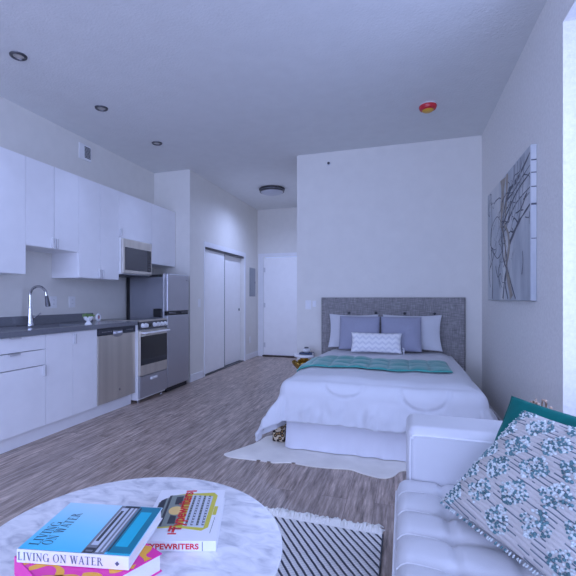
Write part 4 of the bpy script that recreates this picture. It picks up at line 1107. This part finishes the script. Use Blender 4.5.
# blue book on top
z0b, z1b = z1 + .0012, .541
aB = V((.291, .064)); bB = V((-.072, .235)); bB = (bB - aB * (bB.dot(aB) / aB.dot(aB)))
t, fcv, spn, a, bd_, P = book('book', 'blue cover book with a poolside house photo lying on the magenta book', (-.919, .811), aB, bB, z0b, z1b, .293, .242, (WATER, BWHITE), BWHITE)
up0 = V((0, 0, 1))
sb = serif_text('LIVING ON WATER', .0195, P(.012, 0, 0) + V((0, 0, z0b + .0075)) - bd_ * .0025, a, UP, .226)
obj('spine_title', sb, INKG, spn, smooth=False)
ctm = serif_text('LIVING', .027, P(.145, .08), bd_, -a, .115)
obj('cover_title', ctm, INK, fcv, smooth=False)
ctm = serif_text('ON WATER', .027, P(.250, .10), bd_, -a, .160)
obj('cover_title', ctm, INK, fcv, smooth=False)
bm = BM(); dm = BM()
lg = V(P(.90, 0, 0)) + V((0, 0, z0b + .015)) - bd_ * .0025
poly(dm, [lg - a * .006, lg - UP * .006, lg + a * .006, lg + UP * .006], -bd_, .0003); obj('spine_mark', dm, INKG, spn, smooth=False)
def patch(bm, u0, v0, u1, v1, mi, lift=.0004, sk=0.0): 
    poly(bm, [P(u0, v0), P(u1, v0), P(u1 + sk, v1), P(u0 + sk, v1)], UP, lift, mi)
# printed photograph: grey pavilion and a turquoise pool
patch(bm, .575, .005, .775, .985, 0)
patch(bm, .60, .15, .665, .93, 1, .0006); patch(bm, .612, .22, .640, .86, 2, .0008)
patch(bm, .69, .03, .715, .97, 1, .0006); patch(bm, .735, .04, .752, .97, 1, .0006); patch(bm, .672, .02, .684, .96, 2, .0006)
patch(bm, .585, .01, .67, .10, 2, .0006); patch(bm, .60, .03, .66, .06, 0, .0008); patch(bm, .62, .94, .77, .985, 2, .0008)
patch(bm, .775, .04, .995, .985, 3); patch(bm, .82, .15, .93, .86, 4, .0006); patch(bm, .785, .06, .80, .95, 2, .0006); patch(bm, .80, .01, .995, .035, 4)
obj('cover_photo', bm, [PGREY, PLIGHT, PDARK, TEALC, TEALL], fcv, smooth=False)
# white typewriter book
z0c, z1c = TZ + .001, .489
aC = V((.215, .073)); bC = V((-.102, .300)); bC = bC - aC * (bC.dot(aC) / aC.dot(aC))
t, fcv, spn, a, bd_, P = book('book', 'white book with a yellow typewriter on its cover, right of the other two', (-.712, 1.014), aC, bC, z0c, z1c, .226, .315, (BWHITE, BWHITE), BWHITE)
tt = text_bm('TYPEWRITERS', .022, P(.11, 0, 0) + V((0, 0, z0c + .0075)) - bd_ * .0025, a, UP, bold=.0006, fit=.152)
obj('spine_title', tt, INKR, spn, smooth=False)
sbm = BM(); q0 = P(.825, 0, 0) - bd_ * .0024; poly(sbm, [q0 + V((0, 0, z0c + .002)), q0 + a * .0016 + V((0, 0, z0c + .002)), q0 + a * .0016 + V((0, 0, z1c - .002)), q0 + V((0, 0, z1c - .002))], -bd_, .0003); obj('spine_line', sbm, PDARK, spn, smooth=False)
bm = BM()
def rpoly(pts, mi, lift): poly(bm, [P(u, v) for u, v in pts], UP, lift, mi)
rpoly([(.14, .30), (.20, .20), (.42, .22), (.78, .16), (.86, .22), (.90, .86), (.84, .93), (.40, .90), (.24, .86), (.12, .72)], 0, .0004)      # olive casing
rpoly([(.08, .36), (.20, .22), (.44, .25), (.42, .88), (.22, .86), (.06, .70)], 1, .0007)                                                    # sage top housing
rpoly([(.05, .40), (.12, .30), (.17, .32), (.15, .80), (.08, .74)], 2, .0010); rpoly([(.20, .24), (.235, .24), (.215, .86), (.18, .85)], 2, .0010)   # platen and carriage
rpoly([(.30, .28), (.40, .28), (.385, .42), (.30, .44)], 2, .0010); rpoly([(.30, .66), (.40, .66), (.39, .84), (.29, .82)], 2, .0010)
rpoly([(.20 + .15 + .10 * math.cos(k * PI / 8), .53 + .085 * math.sin(k * PI / 8)) for k in range(16)], 3, .0013)                             # ribbon spool
rpoly([(.52, .24), (.80, .21), (.835, .84), (.52, .87)], 4, .0010)                                                                           # pale key bed
for k in range(4):
    u0 = .545 + .074 * k
    rpoly([(u0, .25), (u0 + .030, .25), (u0 + .034, .85), (u0 + .004, .85)], 2, .0012)
    for j in range(11):
        v0 = .265 + j * .053; rpoly([(u0 + .006, v0), (u0 + .028, v0), (u0 + .029, v0 + .032), (u0 + .007, v0 + .032)], 4 if k % 2 else 1, .0014)
rpoly([(.88, .45), (.93, .45), (.94, .62), (.89, .62)], 0, .0006)
obj('cover_typewriter', bm, [OLIVE, SAGE, PDARK, CREAM, PLIGHT], fcv, smooth=False)
tt = text_bm('Typewriters', .052, P(.515, .14, z1c + .0014), bd_, -a, bold=.0012, fit=.250); obj('cover_title', tt, INKR, fcv, smooth=False)
rr = BM(); poly(rr, [P(.40, .13), P(.435, .13), P(.435, .23), P(.40, .23)], UP, .0005); poly(rr, [P(.36, .10), P(.47, .10), P(.47, .12), P(.36, .12)], UP, .0005); obj('cover_flourish', rr, INKR, fcv, smooth=False); rr = BM(); poly(rr, [P(.40, .95), P(.56, .955), P(.56, .985), P(.40, .98)], UP, .0005)
obj('cover_flourish', rr, INKR, fcv, smooth=False)
rr = BM(); poly(rr, [P(.07, .22), P(.16, .20), P(.16, .225), P(.07, .245)], UP, .0005); poly(rr, [P(.10, .235), P(.12, .235), P(.12, .29), P(.10, .29)], UP, .0005); obj('cover_caption', rr, PDARK, fcv, smooth=False); rr = BM(); poly(rr, [P(.895, .12), P(.90, .12), P(.925, .40), P(.92, .40)], UP, .0005)
obj('cover_caption', rr, PDARK, fcv, smooth=False)

# ------------------------------------------------------------------ light
w = bpy.data.worlds.new('World'); S.world = w; w.use_nodes = True
bg = w.node_tree.nodes['Background']; bg.inputs['Color'].default_value = (.44, .555, 1.0, 1); bg.inputs['Strength'].default_value = 1.0
LC = (.43, .542, 1.0)
def light(kind, name, loc, power, rot=(0, 0, 0), **kw):
    l = bpy.data.lights.new(name, kind); l.energy = power; l.color = LC
    for k, v in kw.items(): setattr(l, k, v)
    o = bpy.data.objects.new(name, l); COL.objects.link(o); o.location = loc; o.rotation_euler = rot; return o
light('AREA', 'window_daylight', ((XL + XR) / 2 + .05, YR - .20, 1.55), 265, (PI / 2, 0, 0), shape='RECTANGLE', size=3.7, size_y=2.4)
light('AREA', 'side_window_daylight', (XR + .55, 1.45, 1.6), 42, (0, PI / 2, 0), shape='RECTANGLE', size=2.0, size_y=2.2)
for y in (2.385, 3.292, 4.240):
    light('SPOT', 'kitchen_fill_spot', (-2.69, y, H - .02), 16, spot_size=1.2, spot_blend=1.0, shadow_soft_size=.0)  # fill light added below the recessed lights, which are off
light('SPOT', 'hall_fill_spot', (-2.03, 6.60, H - .12), 72, spot_size=2.95, spot_blend=1.0, shadow_soft_size=.0)  # added spot to brighten the hall, the lamp above it being unlit
S.cycles.diffuse_bounces = 8; S.cycles.max_bounces = 12

# ------------------------------------------------------------------ camera
cd = bpy.data.cameras.new('Camera'); cam = bpy.data.objects.new('Camera', cd); COL.objects.link(cam)
cam.location = (0, 0, 1.17); cam.rotation_euler = (PI / 2, 0, .3267)
cd.sensor_width = 36; cd.sensor_fit = 'HORIZONTAL'; cd.lens = 423.3 / 576 * 36
cd.shift_x = (288 - 260) / 576; cd.shift_y = (298.19 - 288) / 576; cd.clip_start = .05
S.camera = cam
S.view_settings.view_transform = 'Standard'; S.view_settings.look = 'None'; S.view_settings.gamma = 1; S.view_settings.use_curve_mapping = False
S.view_settings.exposure = 0.1
